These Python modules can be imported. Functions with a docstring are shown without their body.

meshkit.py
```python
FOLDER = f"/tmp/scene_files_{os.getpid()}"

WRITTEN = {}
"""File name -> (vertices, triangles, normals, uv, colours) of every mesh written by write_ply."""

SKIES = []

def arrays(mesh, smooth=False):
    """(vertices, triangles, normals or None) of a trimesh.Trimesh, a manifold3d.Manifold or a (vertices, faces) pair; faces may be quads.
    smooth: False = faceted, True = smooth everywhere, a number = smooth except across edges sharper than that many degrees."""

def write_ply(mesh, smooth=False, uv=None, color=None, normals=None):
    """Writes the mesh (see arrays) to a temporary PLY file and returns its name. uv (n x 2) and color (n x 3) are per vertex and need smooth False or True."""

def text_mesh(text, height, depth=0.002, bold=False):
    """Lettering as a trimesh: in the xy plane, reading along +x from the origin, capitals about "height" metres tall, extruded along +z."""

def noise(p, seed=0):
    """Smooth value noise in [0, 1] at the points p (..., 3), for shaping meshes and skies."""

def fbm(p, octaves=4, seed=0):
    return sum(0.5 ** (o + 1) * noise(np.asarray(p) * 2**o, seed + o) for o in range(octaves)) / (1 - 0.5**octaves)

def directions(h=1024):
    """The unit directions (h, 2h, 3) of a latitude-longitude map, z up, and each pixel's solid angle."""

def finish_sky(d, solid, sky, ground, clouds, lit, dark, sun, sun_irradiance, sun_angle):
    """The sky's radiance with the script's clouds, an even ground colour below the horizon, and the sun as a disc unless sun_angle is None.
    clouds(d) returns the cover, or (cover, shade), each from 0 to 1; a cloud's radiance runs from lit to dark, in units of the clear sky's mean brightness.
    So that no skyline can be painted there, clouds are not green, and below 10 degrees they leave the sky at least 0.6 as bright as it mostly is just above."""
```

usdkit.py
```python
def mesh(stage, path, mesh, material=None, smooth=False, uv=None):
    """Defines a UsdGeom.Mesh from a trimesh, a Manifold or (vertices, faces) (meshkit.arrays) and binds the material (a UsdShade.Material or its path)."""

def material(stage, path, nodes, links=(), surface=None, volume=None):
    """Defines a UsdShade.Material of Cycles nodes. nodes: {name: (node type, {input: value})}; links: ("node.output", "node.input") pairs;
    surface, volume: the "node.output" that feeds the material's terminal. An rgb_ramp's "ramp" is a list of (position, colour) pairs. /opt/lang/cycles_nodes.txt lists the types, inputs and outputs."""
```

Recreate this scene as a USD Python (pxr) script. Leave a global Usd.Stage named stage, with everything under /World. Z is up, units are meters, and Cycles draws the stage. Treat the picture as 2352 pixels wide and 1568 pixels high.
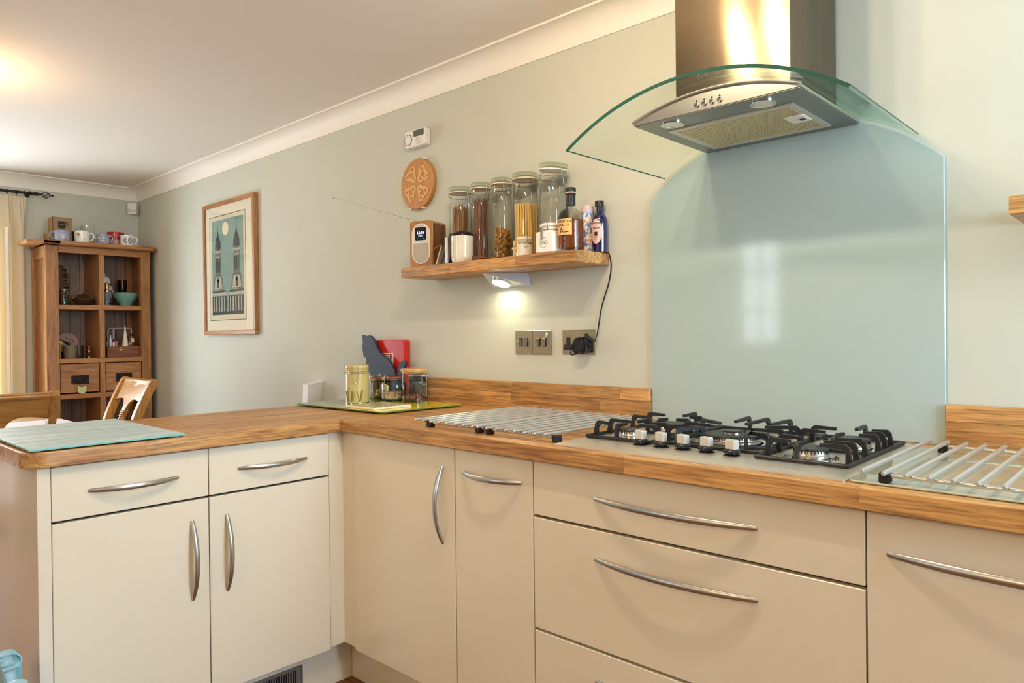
import math, random
import numpy as np
import trimesh, manifold3d, shapely
from shapely.geometry import Polygon, Point, LineString
import usdkit, meshkit
from pxr import Usd, UsdGeom, UsdLux, UsdShade, Sdf, Gf

stage = Usd.Stage.CreateInMemory()
UsdGeom.SetStageUpAxis(stage, 'Z')
UsdGeom.SetStageMetersPerUnit(stage, 1.0)
UsdGeom.Xform.Define(stage, '/World')
UsdGeom.Scope.Define(stage, '/World/Looks')
rng = random.Random(7)
PI = math.pi

# ------------------------------------------------------------------ camera, sky, lights, exposure
CAM_POS, YAW, PITCH, ROLL, FPX = (2.0637, -1.9689, 1.1889), 0.7513, -0.0062, -0.0105, 1649.04
SHX, SHY = 1.92, -8.03
EXPOSURE = 0.0
fw = np.array([-math.sin(YAW) * math.cos(PITCH), math.cos(YAW) * math.cos(PITCH), math.sin(PITCH)])
rt = np.array([math.cos(YAW), math.sin(YAW), 0.0])
up = np.cross(rt, fw)
r2, u2 = rt * math.cos(ROLL) + up * math.sin(ROLL), -rt * math.sin(ROLL) + up * math.cos(ROLL)
cam = UsdGeom.Camera.Define(stage, '/World/camera')
m4 = Gf.Matrix4d(*[float(v) for row in (list(r2) + [0], list(u2) + [0], list(-fw) + [0], list(CAM_POS) + [1]) for v in row])
cam.AddTransformOp().Set(m4)
cam.CreateHorizontalApertureAttr(36.0)
cam.CreateVerticalApertureAttr(24.0)
cam.CreateFocalLengthAttr(FPX * 36.0 / 2352)
cam.CreateHorizontalApertureOffsetAttr(-SHX * 36.0 / 2352)
cam.CreateVerticalApertureOffsetAttr(SHY * 36.0 / 2352)
cam.CreateExposureAttr(EXPOSURE)
cam.CreateClippingRangeAttr(Gf.Vec2f(0.02, 100.0))

def light_xf(l, pos, direction):
    """Places a light that shines along its own -z."""
    d = np.array(direction, float); d /= np.linalg.norm(d)
    z = -d
    x = np.cross([0, 0, 1.0], z) if abs(z[2]) < 0.95 else np.array([1.0, 0, 0])
    x /= np.linalg.norm(x); y = np.cross(z, x)
    UsdGeom.Xformable(l).AddTransformOp().Set(Gf.Matrix4d(*[float(v) for row in (list(x) + [0], list(y) + [0], list(z) + [0], list(pos) + [1]) for v in row]))

def rect_light(path, pos, direction, w, h, color, intensity):
    l = UsdLux.RectLight.Define(stage, path)
    l.CreateWidthAttr(w); l.CreateHeightAttr(h); l.CreateColorAttr(Gf.Vec3f(*color)); l.CreateIntensityAttr(intensity)
    light_xf(l, pos, direction)

def sphere_light(path, pos, r, color, intensity):
    l = UsdLux.SphereLight.Define(stage, path)
    l.CreateRadiusAttr(r); l.CreateColorAttr(Gf.Vec3f(*color)); l.CreateIntensityAttr(intensity)
    UsdGeom.Xformable(l).AddTranslateOp().Set(Gf.Vec3d(*pos))

def disk_light(path, pos, direction, r, color, intensity, cone=None):
    l = UsdLux.DiskLight.Define(stage, path)
    l.CreateRadiusAttr(r); l.CreateColorAttr(Gf.Vec3f(*color)); l.CreateIntensityAttr(intensity)
    if cone:
        s = UsdLux.ShapingAPI.Apply(l.GetPrim()); s.CreateShapingConeAngleAttr(cone); s.CreateShapingConeSoftnessAttr(0.4)
    light_xf(l, pos, direction)

RIGHT_X, FRONT_Y, LEFT_X, CEIL = 3.5, -4.0, -3.5, 2.259
DAY, WARM = (0.80, 0.91, 1.0), (1.0, 0.82, 0.58)
sky = UsdLux.DomeLight.Define(stage, '/World/sky')
sky.CreateColorAttr(Gf.Vec3f(0.75, 0.87, 1.0)); sky.CreateIntensityAttr(1.0)
# daylight standing in the three window openings of the room
rect_light('/World/daylight_right_window', (RIGHT_X + 0.08, -0.65, 1.55), (-1, 0, 0), 1.0, 1.1, (0.50, 0.75, 1.0), 23.5)
rect_light('/World/daylight_front_window', (-0.60, FRONT_Y - 0.08, 1.52), (0, 1, 0), 0.42, 0.95, DAY, 12.0)
rect_light('/World/daylight_left_window', (LEFT_X - 0.08, -1.395, 1.01), (1, 0, 0), 1.11, 1.86, DAY, 10.0)
LAMP = dict(spot=540.0, pendant=320.0, shelf=70.0, globe=100.0)
# ------------------------------------------------------------------ helpers
def s(r, g, b):
    return tuple(((c / 255) / 12.92 if c <= 10.3 else ((c / 255 + 0.055) / 1.055) ** 2.4) for c in (r, g, b))

_names = {}
def numbered(parent, name):
    k = (parent, name); n = _names.get(k, 0); _names[k] = n + 1
    return name if n == 0 else f'{name}_{n:03d}'

class Thing:
    def __init__(self, path, loc, rotz):
        self.path, self.loc, self.rotz = path, np.array(loc, float), rotz

def _tag(prim, label=None, cat=None, group=None, kind=None):
    for k, v in (('label', label), ('category', cat), ('group', group), ('kind', kind)):
        if v: prim.SetCustomDataByKey(k, v)

def thing(name, label=None, cat=None, loc=(0, 0, 0), rotz=0.0, group=None, kind=None):
    p = '/World/' + numbered('/World', name)
    x = UsdGeom.Xform.Define(stage, p)
    if any(loc): x.AddTranslateOp().Set(Gf.Vec3d(*[float(v) for v in loc]))
    if rotz: x.AddRotateZOp().Set(math.degrees(rotz))
    _tag(x.GetPrim(), label, cat, group, kind)
    return Thing(p, loc, rotz)

def fix(m):
    if hasattr(m, 'to_mesh'):
        q = m.to_mesh(); m = trimesh.Trimesh(np.array(q.vert_properties[:, :3]), np.array(q.tri_verts), process=False)
    if m.is_watertight and m.volume < 0: m.invert()
    return m

def part(name, mesh, mat, parent, world=False, smooth=35, label=None, kind=None):
    """One Mesh prim under a thing (or under a part, given as a path)."""
    ms = mesh if isinstance(mesh, list) else [mesh]
    m = trimesh.util.concatenate([fix(q) for q in ms]) if len(ms) > 1 else fix(ms[0]).copy()
    t = parent if isinstance(parent, Thing) else parent.thing
    base = parent.path
    if world: m.apply_translation(-t.loc)
    p = base + '/' + numbered(base, name)
    usdkit.mesh(stage, p, m, mat, smooth=smooth)
    _tag(stage.GetPrimAtPath(p), label, None, None, kind)
    q = Thing(p, t.loc, t.rotz); q.thing = t
    return q
Thing.thing = property(lambda self: self.__dict__.get('_t', self), lambda self, v: self.__dict__.__setitem__('_t', v))

def single(name, mesh, mat, label=None, cat=None, group=None, kind=None, smooth=35):
    """A thing that is one Mesh, in world coordinates."""
    ms = mesh if isinstance(mesh, list) else [mesh]
    m = trimesh.util.concatenate([fix(q) for q in ms]) if len(ms) > 1 else fix(ms[0]).copy()
    c = m.bounds.mean(0); c[2] = m.bounds[0][2]
    m.apply_translation(-c)
    p = '/World/' + numbered('/World', name)
    g = usdkit.mesh(stage, p, m, mat, smooth=smooth)
    g.AddTranslateOp().Set(Gf.Vec3d(*[float(v) for v in c]))
    _tag(g.GetPrim(), label, cat, group, kind)

# ---- shapes
def box(x0, x1, y0, y1, z0, z1, b=0.001):
    b = min(b, (x1 - x0) * .45, (y1 - y0) * .45, (z1 - z0) * .45)
    if b <= 0:
        m = trimesh.creation.box([x1 - x0, y1 - y0, z1 - z0]); m.apply_translation([(x0 + x1) / 2, (y0 + y1) / 2, (z0 + z1) / 2]); return m
    pts = []
    for X in (x0, x1):
        for Y in (y0, y1):
            for Z in (z0, z1):
                sx, sy, sz = (b if X == x0 else -b), (b if Y == y0 else -b), (b if Z == z0 else -b)
                pts += [(X, Y + sy, Z + sz), (X + sx, Y, Z + sz), (X + sx, Y + sy, Z)]
    return trimesh.convex.convex_hull(np.array(pts))

def rbox(x0, x1, y0, y1, z0, z1, r, axis='z', n=6, b=0.0015):
    """Box with corners rounded about one axis and a small chamfer at its ends."""
    lo, hi = np.array([x0, y0, z0]), np.array([x1, y1, z1])
    a = 'xyz'.index(axis); o = [i for i in range(3) if i != a]
    r = min(r, (hi[o[0]] - lo[o[0]]) * .499, (hi[o[1]] - lo[o[1]]) * .499)
    pts = []
    for t, ins in ((lo[a], b), (lo[a] + b, 0), (hi[a] - b, 0), (hi[a], b)):
        for cx, cy, a0 in ((hi[o[0]] - r, hi[o[1]] - r, 0), (lo[o[0]] + r, hi[o[1]] - r, 90), (lo[o[0]] + r, lo[o[1]] + r, 180), (hi[o[0]] - r, lo[o[1]] + r, 270)):
            for k in range(n + 1):
                th = math.radians(a0 + 90 * k / n); rr = max(r - ins, 1e-4)
                p = np.zeros(3); p[a] = t; p[o[0]] = cx + rr * math.cos(th); p[o[1]] = cy + rr * math.sin(th); pts.append(p)
    return trimesh.convex.convex_hull(np.array(pts))

def hull(pts):
    return trimesh.convex.convex_hull(np.array(pts, float))

def frame_from(p, q):
    d = np.array(q, float) - np.array(p, float); L = np.linalg.norm(d); d /= L
    a = np.array([0, 0, 1.0]) if abs(d[2]) < 0.9 else np.array([1.0, 0, 0])
    x = np.cross(a, d); x /= np.linalg.norm(x); y = np.cross(d, x)
    return x, y, d, L

def cyl(p, q, r, r1=None, n=20):
    x, y, d, L = frame_from(p, q); r1 = r if r1 is None else r1
    th = np.arange(n) * 2 * PI / n
    ring = np.cos(th)[:, None] * x + np.sin(th)[:, None] * y
    v = np.vstack([np.array(p) + ring * r, np.array(q) + ring * r1, [p], [q]])
    i = np.arange(n); j = (i + 1) % n
    f = np.vstack([np.c_[i, j, n + j], np.c_[i, n + j, n + i], np.c_[j, i, np.full(n, 2 * n)], np.c_[n + i, n + j, np.full(n, 2 * n + 1)]])
    return trimesh.Trimesh(v, f, process=False)

def tube(path, r, n=8, closed=False, flat=None):
    """Round (or, with flat=(direction, ratio), flattened) bar swept along a polyline."""
    P = np.array(path, float); N = len(P)
    R = np.broadcast_to(np.asarray(r, float), (N,))
    if closed: T = np.roll(P, -1, 0) - np.roll(P, 1, 0)
    else: T = np.gradient(P, axis=0)
    T /= np.linalg.norm(T, axis=1, keepdims=True) + 1e-12
    a = np.array([0, 0, 1.0]) if abs(T[0][2]) < 0.9 else np.array([1.0, 0, 0])
    X = np.cross(a, T[0]); X /= np.linalg.norm(X); xs = []
    for t in T:
        X = X - t * (X @ t); X /= np.linalg.norm(X) + 1e-12; xs.append(X.copy())
    xs = np.array(xs); ys = np.cross(T, xs)
    th = np.arange(n) * 2 * PI / n
    off = np.cos(th)[None, :, None] * xs[:, None] + np.sin(th)[None, :, None] * ys[:, None]
    if flat is not None:
        fd = np.array(flat[0], float); fd /= np.linalg.norm(fd)
        off = off - (off @ fd)[..., None] * fd * (1 - flat[1])
    V = (P[:, None] + off * R[:, None, None]).reshape(-1, 3)
    f = []
    M = N if closed else N - 1
    i, j = np.meshgrid(np.arange(M), np.arange(n), indexing='ij')
    A, B = i * n + j, i * n + (j + 1) % n
    C, D = ((i + 1) % N) * n + (j + 1) % n, ((i + 1) % N) * n + j
    F = np.concatenate([np.stack([A, B, C], -1).reshape(-1, 3), np.stack([A, C, D], -1).reshape(-1, 3)])
    if not closed:
        V = np.vstack([V, P[0], P[-1]]); k = np.arange(n); k2 = (k + 1) % n
        F = np.vstack([F, np.c_[k2, k, np.full(n, N * n)], np.c_[(N - 1) * n + k, (N - 1) * n + k2, np.full(n, N * n + 1)]])
    m = trimesh.Trimesh(V, F, process=False)
    if m.volume < 0: m.invert()
    return m

def lathe(profile, at=(0, 0, 0), n=40):
    """Solid of revolution about z from (radius, height) points; open ends are closed on the axis."""
    pr = [(max(a, 0.0), b) for a, b in profile]
    if pr[0][0] > 1e-9: pr = [(0, pr[0][1])] + pr
    if pr[-1][0] > 1e-9: pr = pr + [(0, pr[-1][1])]
    th = np.arange(n) * 2 * PI / n
    V, rows = [], []
    for rr, zz in pr:
        if rr < 1e-9: rows.append((len(V), 1)); V.append((0, 0, zz))
        else:
            rows.append((len(V), n)); V += [(rr * math.cos(t), rr * math.sin(t), zz) for t in th]
    F = []
    for (a, na), (b, nb) in zip(rows[:-1], rows[1:]):
        for k in range(n):
            k2 = (k + 1) % n
            if na == 1 and nb == 1: continue
            if na == 1: F.append((a, b + k2, b + k))
            elif nb == 1: F.append((a + k, a + k2, b))
            else: F += [(a + k, a + k2, b + k2), (a + k, b + k2, b + k)]
    m = trimesh.Trimesh(np.array(V, float), np.array(F), process=False)
    m.apply_translation(at)
    if m.volume < 0: m.invert()
    return m

def torus(c, R, r, axis=(0, 0, 1), n=32, k=8):
    x, y, d, _ = frame_from((0, 0, 0), axis)
    th = np.arange(n) * 2 * PI / n
    return tube(np.array(c) + R * (np.cos(th)[:, None] * x + np.sin(th)[:, None] * y), r, k, closed=True)

def ball(c, r, sub=2, scale=(1, 1, 1)):
    m = trimesh.creation.icosphere(sub, 1.0); m.apply_scale(np.array(scale) * r); m.apply_translation(c); return m

def poly(pts, holes=()):
    return Polygon(pts, holes)

def extr(pg, a0, a1, plane='xz'):
    """Extrudes a 2-D polygon along the remaining axis from a0 to a1."""
    out = []
    for g in getattr(pg, 'geoms', [pg]):
        if g.is_empty or g.area < 1e-10: continue
        m = trimesh.creation.extrude_polygon(g, 1.0, engine='earcut')
        v = np.array(m.vertices); w = a0 + v[:, 2] * (a1 - a0)
        V = {'xy': np.c_[v[:, 0], v[:, 1], w], 'xz': np.c_[v[:, 0], w, v[:, 1]], 'yz': np.c_[w, v[:, 0], v[:, 1]]}[plane]
        m = trimesh.Trimesh(V, np.array(m.faces), process=False)
        if m.volume < 0: m.invert()
        out.append(m)
    return trimesh.util.concatenate(out)

def rrect(x0, x1, y0, y1, r, n=6):
    return shapely.box(x0 + r, y0 + r, x1 - r, y1 - r).buffer(r, quad_segs=n)

def mv(m, t=(0, 0, 0), rz=0.0, ry=0.0, rx=0.0, about=(0, 0, 0)):
    m = m.copy() if isinstance(m, trimesh.Trimesh) else trimesh.util.concatenate(m)
    R = trimesh.transformations.euler_matrix(rx, ry, rz, 'sxyz')
    m.apply_translation(-np.array(about, float)); m.apply_transform(R); m.apply_translation(np.array(about, float) + np.array(t, float))
    return m

def text(txt, h, depth, origin, facing, bold=False, center=True, squeeze=1.0):
    """Flat lettering: facing '-y' (reads +x), '+x' (reads +y) or '+z' (reads +x)."""
    m = meshkit.text_mesh(txt, h, depth, bold)
    if center:
        b = m.bounds.mean(0); m.apply_translation([-b[0], -b[1], 0])
    v = np.array(m.vertices); v[:, 0] *= squeeze
    V = {'-y': np.c_[v[:, 0], -v[:, 2], v[:, 1]], '+x': np.c_[v[:, 2], v[:, 0], v[:, 1]], '+z': v}[facing]
    m = trimesh.Trimesh(V + np.array(origin, float), np.array(m.faces), process=False)
    return m

def to_man(m):
    return manifold3d.Manifold(manifold3d.Mesh(np.asarray(m.vertices, np.float32), np.asarray(m.faces, np.uint32)))

# ------------------------------------------------------------------ materials
_mats = {}
def raw(name, nodes, links, surface):
    if name not in _mats: _mats[name] = usdkit.material(stage, '/World/Looks/' + name, nodes, links, surface=surface)
    return _mats[name]

def plain(name, col, rough=0.5, metal=0.0, bump=0.0, bscale=200.0, var=0.0, vscale=6.0, **kw):
    if name in _mats: return _mats[name]
    nodes = {'p': ('principled_bsdf', {'base_color': col, 'roughness': rough, 'metallic': metal, **kw})}; links = []
    if bump or var: nodes['t'] = ('texture_coordinate', {})
    if bump:
        nodes['bn'] = ('noise_texture', {'scale': bscale, 'detail': 3.0}); nodes['b'] = ('bump', {'strength': bump, 'distance': 0.001})
        links += [('t.object', 'bn.vector'), ('bn.fac', 'b.height'), ('b.normal', 'p.normal')]
    if var:
        nodes['vn'] = ('noise_texture', {'scale': vscale, 'detail': 4.0})
        c = np.array(col)
        nodes['vr'] = ('rgb_ramp', {'ramp': [(0.3, tuple(c * (1 - var))), (0.7, tuple(np.minimum(c * (1 + var), 1)))]})
        links += [('t.object', 'vn.vector'), ('vn.fac', 'vr.fac'), ('vr.color', 'p.base_color')]
    return raw(name, nodes, links, 'p.BSDF')

def wood(name, axis, light, dark, tone=(0.8, 1.15), rough=0.38, grain=26.0, pores=0.35, coat=0.0):
    """Grain running along one axis; every piece gets its own tone and its own cut."""
    if name in _mats: return _mats[name]
    sc = [grain] * 3; sc['xyz'.index(axis)] = grain / 11
    sp = [grain * 9] * 3; sp['xyz'.index(axis)] = grain / 2.2
    light, dark = np.array(light), np.array(dark)
    nodes = {
        't': ('texture_coordinate', {}), 'o': ('object_info', {}),
        'r': ('math', {'math_type': 'multiply', 'value2': 53.0}), 'a': ('vector_math', {'math_type': 'add'}),
        'm1': ('mapping', {'scale': tuple(sc)}), 'm2': ('mapping', {'scale': tuple(sp)}),
        'n1': ('noise_texture', {'scale': 1.0, 'detail': 4.0, 'roughness': 0.55, 'distortion': 1.6}),
        'n2': ('noise_texture', {'scale': 1.0, 'detail': 2.0}),
        'c1': ('rgb_ramp', {'ramp': [(0.25, tuple(dark)), (0.5, tuple(light * .62 + dark * .38)), (0.72, tuple(light))]}),
        'c2': ('rgb_ramp', {'ramp': [(0.30, (1 - pores,) * 3), (0.58, (1, 1, 1))]}),
        'mx': ('mix_color', {'blend_type': 'multiply', 'fac': 1.0}),
        'mr': ('map_range', {'from_min': 0.0, 'from_max': 1.0, 'to_min': tone[0], 'to_max': tone[1]}),
        'h': ('hsv', {'hue': 0.5, 'saturation': 1.0, 'fac': 1.0}),
        'b': ('bump', {'strength': 0.12, 'distance': 0.0006}),
        'p': ('principled_bsdf', {'roughness': rough, 'coat_weight': coat, 'coat_roughness': 0.2})}
    links = [('o.random', 'r.value1'), ('t.object', 'a.vector1'), ('r.value', 'a.vector2'), ('a.vector', 'm1.vector'), ('a.vector', 'm2.vector'),
             ('m1.vector', 'n1.vector'), ('m2.vector', 'n2.vector'), ('n1.fac', 'c1.fac'), ('n2.fac', 'c2.fac'), ('c1.color', 'mx.a'), ('c2.color', 'mx.b'),
             ('o.random', 'mr.value'), ('mr.result', 'h.value'), ('mx.result', 'h.color'), ('h.color', 'p.base_color'), ('n2.fac', 'b.height'), ('b.normal', 'p.normal')]
    return raw(name, nodes, links, 'p.BSDF')

def clear(name, tint=(0.97, 0.985, 0.975), edge=(0.62, 0.68, 0.62), rough=0.02, ior=1.45):
    """Glass that lets light straight through, with fresnel reflections and a darker rim."""
    if name in _mats: return _mats[name]
    nodes = {'lw': ('layer_weight', {'blend': 0.5}), 'cr': ('rgb_ramp', {'ramp': [(0.0, tint), (0.6, tint), (0.95, edge), (1.0, edge)]}),
             'fr': ('rgb_ramp', {'ramp': [(0.0, (.022,) * 3), (.5, (.035,) * 3), (.75, (.10,) * 3), (.9, (.28,) * 3), (1.0, (.75,) * 3)]}),
             'tr': ('transparent_bsdf', {}), 'gl': ('principled_bsdf', {'base_color': (1, 1, 1), 'metallic': 1.0, 'roughness': rough}), 'mx': ('mix_closure', {})}
    return raw(name, nodes, [('lw.facing', 'cr.fac'), ('lw.facing', 'fr.fac'), ('cr.color', 'tr.color'), ('fr.color', 'mx.fac'), ('tr.BSDF', 'mx.closure1'), ('gl.BSDF', 'mx.closure2')], 'mx.closure')

def glow(name, col, strength):
    return raw(name, {'e': ('emission', {'color': col, 'strength': strength})}, [], 'e.emission')

WALL = plain('wall_paint', s(203, 204, 190), 0.75, bump=0.25, bscale=60, var=0.02, vscale=3)
CEILM = plain('ceiling_paint', s(238, 230, 218), 0.85, bump=0.1, bscale=40)
COVING = plain('coving_paint', s(246, 240, 228), 0.6)
CREAM = plain('cream_gloss', s(237, 226, 204), 0.16, specular_ior_level=0.45)
CREAM_SIDE = plain('cream_gloss_panel', s(237, 226, 208), 0.08, specular_ior_level=0.6)
DARK = plain('carcass_dark', s(18, 13, 9), 0.7)
OAK_X = wood('oak_along_x', 'x', s(226, 172, 104), s(156, 98, 46), pores=.5)
OAK_Y = wood('oak_along_y', 'y', s(226, 172, 104), s(156, 98, 46), pores=.5)
CASE_X = wood('case_oak_x', 'x', s(196, 138, 82), s(146, 92, 46), tone=(.9, 1.08), grain=30)
CASE_Y = wood('case_oak_y', 'y', s(196, 138, 82), s(146, 92, 46), tone=(.9, 1.08), grain=30)
CASE_Z = wood('case_oak_z', 'z', s(196, 138, 82), s(146, 92, 46), tone=(.9, 1.08), grain=30)
CASE_BACK = wood('case_back_oak', 'z', s(170, 132, 104), s(120, 84, 58), tone=(.75, 1.15), grain=22)
FLOORM = wood('floor_oak', 'x', s(150, 88, 40), s(84, 44, 18), rough=0.3, grain=14)
STEEL = plain('brushed_steel', s(196, 192, 184), 0.26, 1.0, bump=0.02, bscale=300)
SATIN = plain('satin_steel', s(186, 184, 180), 0.33, 1.0)
CHROME = plain('chrome', s(225, 225, 222), 0.12, 1.0)
WHITE = plain('white_plastic', s(238, 234, 230), 0.35)
BLACK = plain('black_plastic', s(18, 18, 20), 0.35)
IRON = plain('cast_iron', s(24, 24, 25), 0.42, bump=0.15, bscale=400)
RUBBER = plain('black_rubber', s(14, 14, 14), 0.6)
CERAMIC = plain('white_ceramic', s(240, 236, 228), 0.12)
CERAMIC_CREAM = plain('cream_ceramic', s(226, 214, 196), 0.15)
GLASS = clear('jar_glass', (.992, .996, .992), (.80, .84, .79))
LIDG = clear('lid_glass', (.93, .955, .91), (.52, .58, .50), .02)
BRASS = plain('brass', s(200, 160, 90), 0.28, 1.0)
# ------------------------------------------------------------------ the setting
single('floor', box(LEFT_X - .1, RIGHT_X + .1, FRONT_Y - .1, .1, -.03, 0, 0), FLOORM, kind='structure')
single('ceiling', box(LEFT_X - .1, RIGHT_X + .1, FRONT_Y - .1, .1, CEIL, CEIL + .05, 0), CEILM, kind='structure')
def wall_with_hole(axis, at, out, lo, hi, hlo, hhi, z0, z1):
    """Wall across 'axis' with one opening; out is the signed thickness."""
    a, b_ = sorted((at, at + out)); pcs = []
    for (p0, p1, q0, q1) in ((lo, hlo, 0, CEIL), (hhi, hi, 0, CEIL), (hlo, hhi, 0, z0), (hlo, hhi, z1, CEIL)):
        if p1 - p0 < 1e-4 or q1 - q0 < 1e-4: continue
        pcs.append(box(a, b_, p0, p1, q0, q1, 0) if axis == 'x' else box(p0, p1, a, b_, q0, q1, 0))
    return pcs
single('wall_back', box(LEFT_X, RIGHT_X, 0, .1, 0, CEIL, 0), WALL, kind='structure')
single('wall_left', wall_with_hole('x', LEFT_X, -.1, FRONT_Y, 0, -1.95, -.84, .08, 1.94), WALL, kind='structure')
single('wall_right', wall_with_hole('x', RIGHT_X, .1, FRONT_Y, 0, -1.15, -.15, 1.0, 2.1), WALL, kind='structure')
single('wall_front', wall_with_hole('y', FRONT_Y, -.1, LEFT_X, RIGHT_X, -.8, -.4, 1.05, 2.0), WALL, kind='structure')

def window(axis, at, out, lo, hi, z0, z1, nv, nh):
    t = thing('window', None, None, kind='structure')
    fr = .045; bars = [(lo, lo + fr, z0, z1), (hi - fr, hi, z0, z1), (lo, hi, z0, z0 + fr), (lo, hi, z1 - fr, z1)]
    bars += [(lo + (hi - lo) * k / nv - .014, lo + (hi - lo) * k / nv + .014, z0 + fr, z1 - fr) for k in range(1, nv)]
    bars += [(lo + fr, hi - fr, z0 + (z1 - z0) * k / nh - .012, z0 + (z1 - z0) * k / nh + .012) for k in range(1, nh)]
    a0, a1 = sorted((at + out * .2, at + out * .6)); g = at + out * .45
    B = lambda p0, p1, q0, q1, u, v: box(u, v, p0, p1, q0, q1, .002) if axis == 'x' else box(p0, p1, u, v, q0, q1, .002)
    part('window_frame', [B(*q, a0, a1) for q in bars], WHITE, t)
    part('window_pane', B(lo + fr, hi - fr, z0 + fr, z1 - fr, g - .002, g + .002), GLASS, t)
    return t
_names[('/World', 'window')] = 1
window('x', LEFT_X, -.1, -1.95, -.84, .08, 1.94, 2, 1)
window('x', RIGHT_X, .1, -1.15, -.15, 1.0, 2.1, 2, 1)
window('y', FRONT_Y, -.1, -.80, -.40, 1.05, 2.0, 2, 3)

# coving: concave quarter with a small lip, mitred at the room corners
zc, cd = 2.1806, CEIL - 2.1806
prof = [(0.0, zc - .006), (.006, zc - .006), (.007, zc)]
for k in range(13):
    th = PI / 2 * k / 12
    prof.append((.007 + (cd - .013) * (1 - math.cos(th)), zc + (cd - .008) * math.sin(th)))
prof += [(cd, CEIL - .008), (cd + .002, CEIL - .008), (cd + .002, CEIL), (0, CEIL)]
def coving(name, P0, along, inward, length, m0=True, m1=True):
    P0, along, inward = (np.array(v, float) for v in (P0, along, inward)); n = len(prof); V = []
    for e in (0, 1):
        for d, z in prof:
            t = (d if m0 else 0) if e == 0 else length - (d if m1 else 0)
            V.append(P0 + along * t + inward * d + np.array([0, 0, z]))
    F = []
    for i in range(n):
        j = (i + 1) % n; F += [(i, j, n + j), (i, n + j, n + i)]
    tri = trimesh.creation.triangulate_polygon(Polygon(prof), engine='earcut')
    lut = {tuple(np.round(p, 6)): i for i, p in enumerate(prof)}
    ids = [lut[tuple(np.round(p, 6))] for p in tri[0]]
    for a, b_, c in tri[1]: F += [(ids[a], ids[c], ids[b_]), (n + ids[a], n + ids[b_], n + ids[c])]
    m = trimesh.Trimesh(np.array(V), np.array(F), process=False)
    if m.volume < 0: m.invert()
    single(name, m, COVING, kind='structure')
coving('trim_1', (LEFT_X, 0, 0), (1, 0, 0), (0, -1, 0), RIGHT_X - LEFT_X)
coving('trim_2', (LEFT_X, FRONT_Y, 0), (0, 1, 0), (1, 0, 0), -FRONT_Y)
coving('trim_3', (RIGHT_X, FRONT_Y, 0), (0, 1, 0), (-1, 0, 0), -FRONT_Y)
coving('trim_4', (LEFT_X, FRONT_Y, 0), (1, 0, 0), (0, 1, 0), RIGHT_X - LEFT_X)

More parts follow.
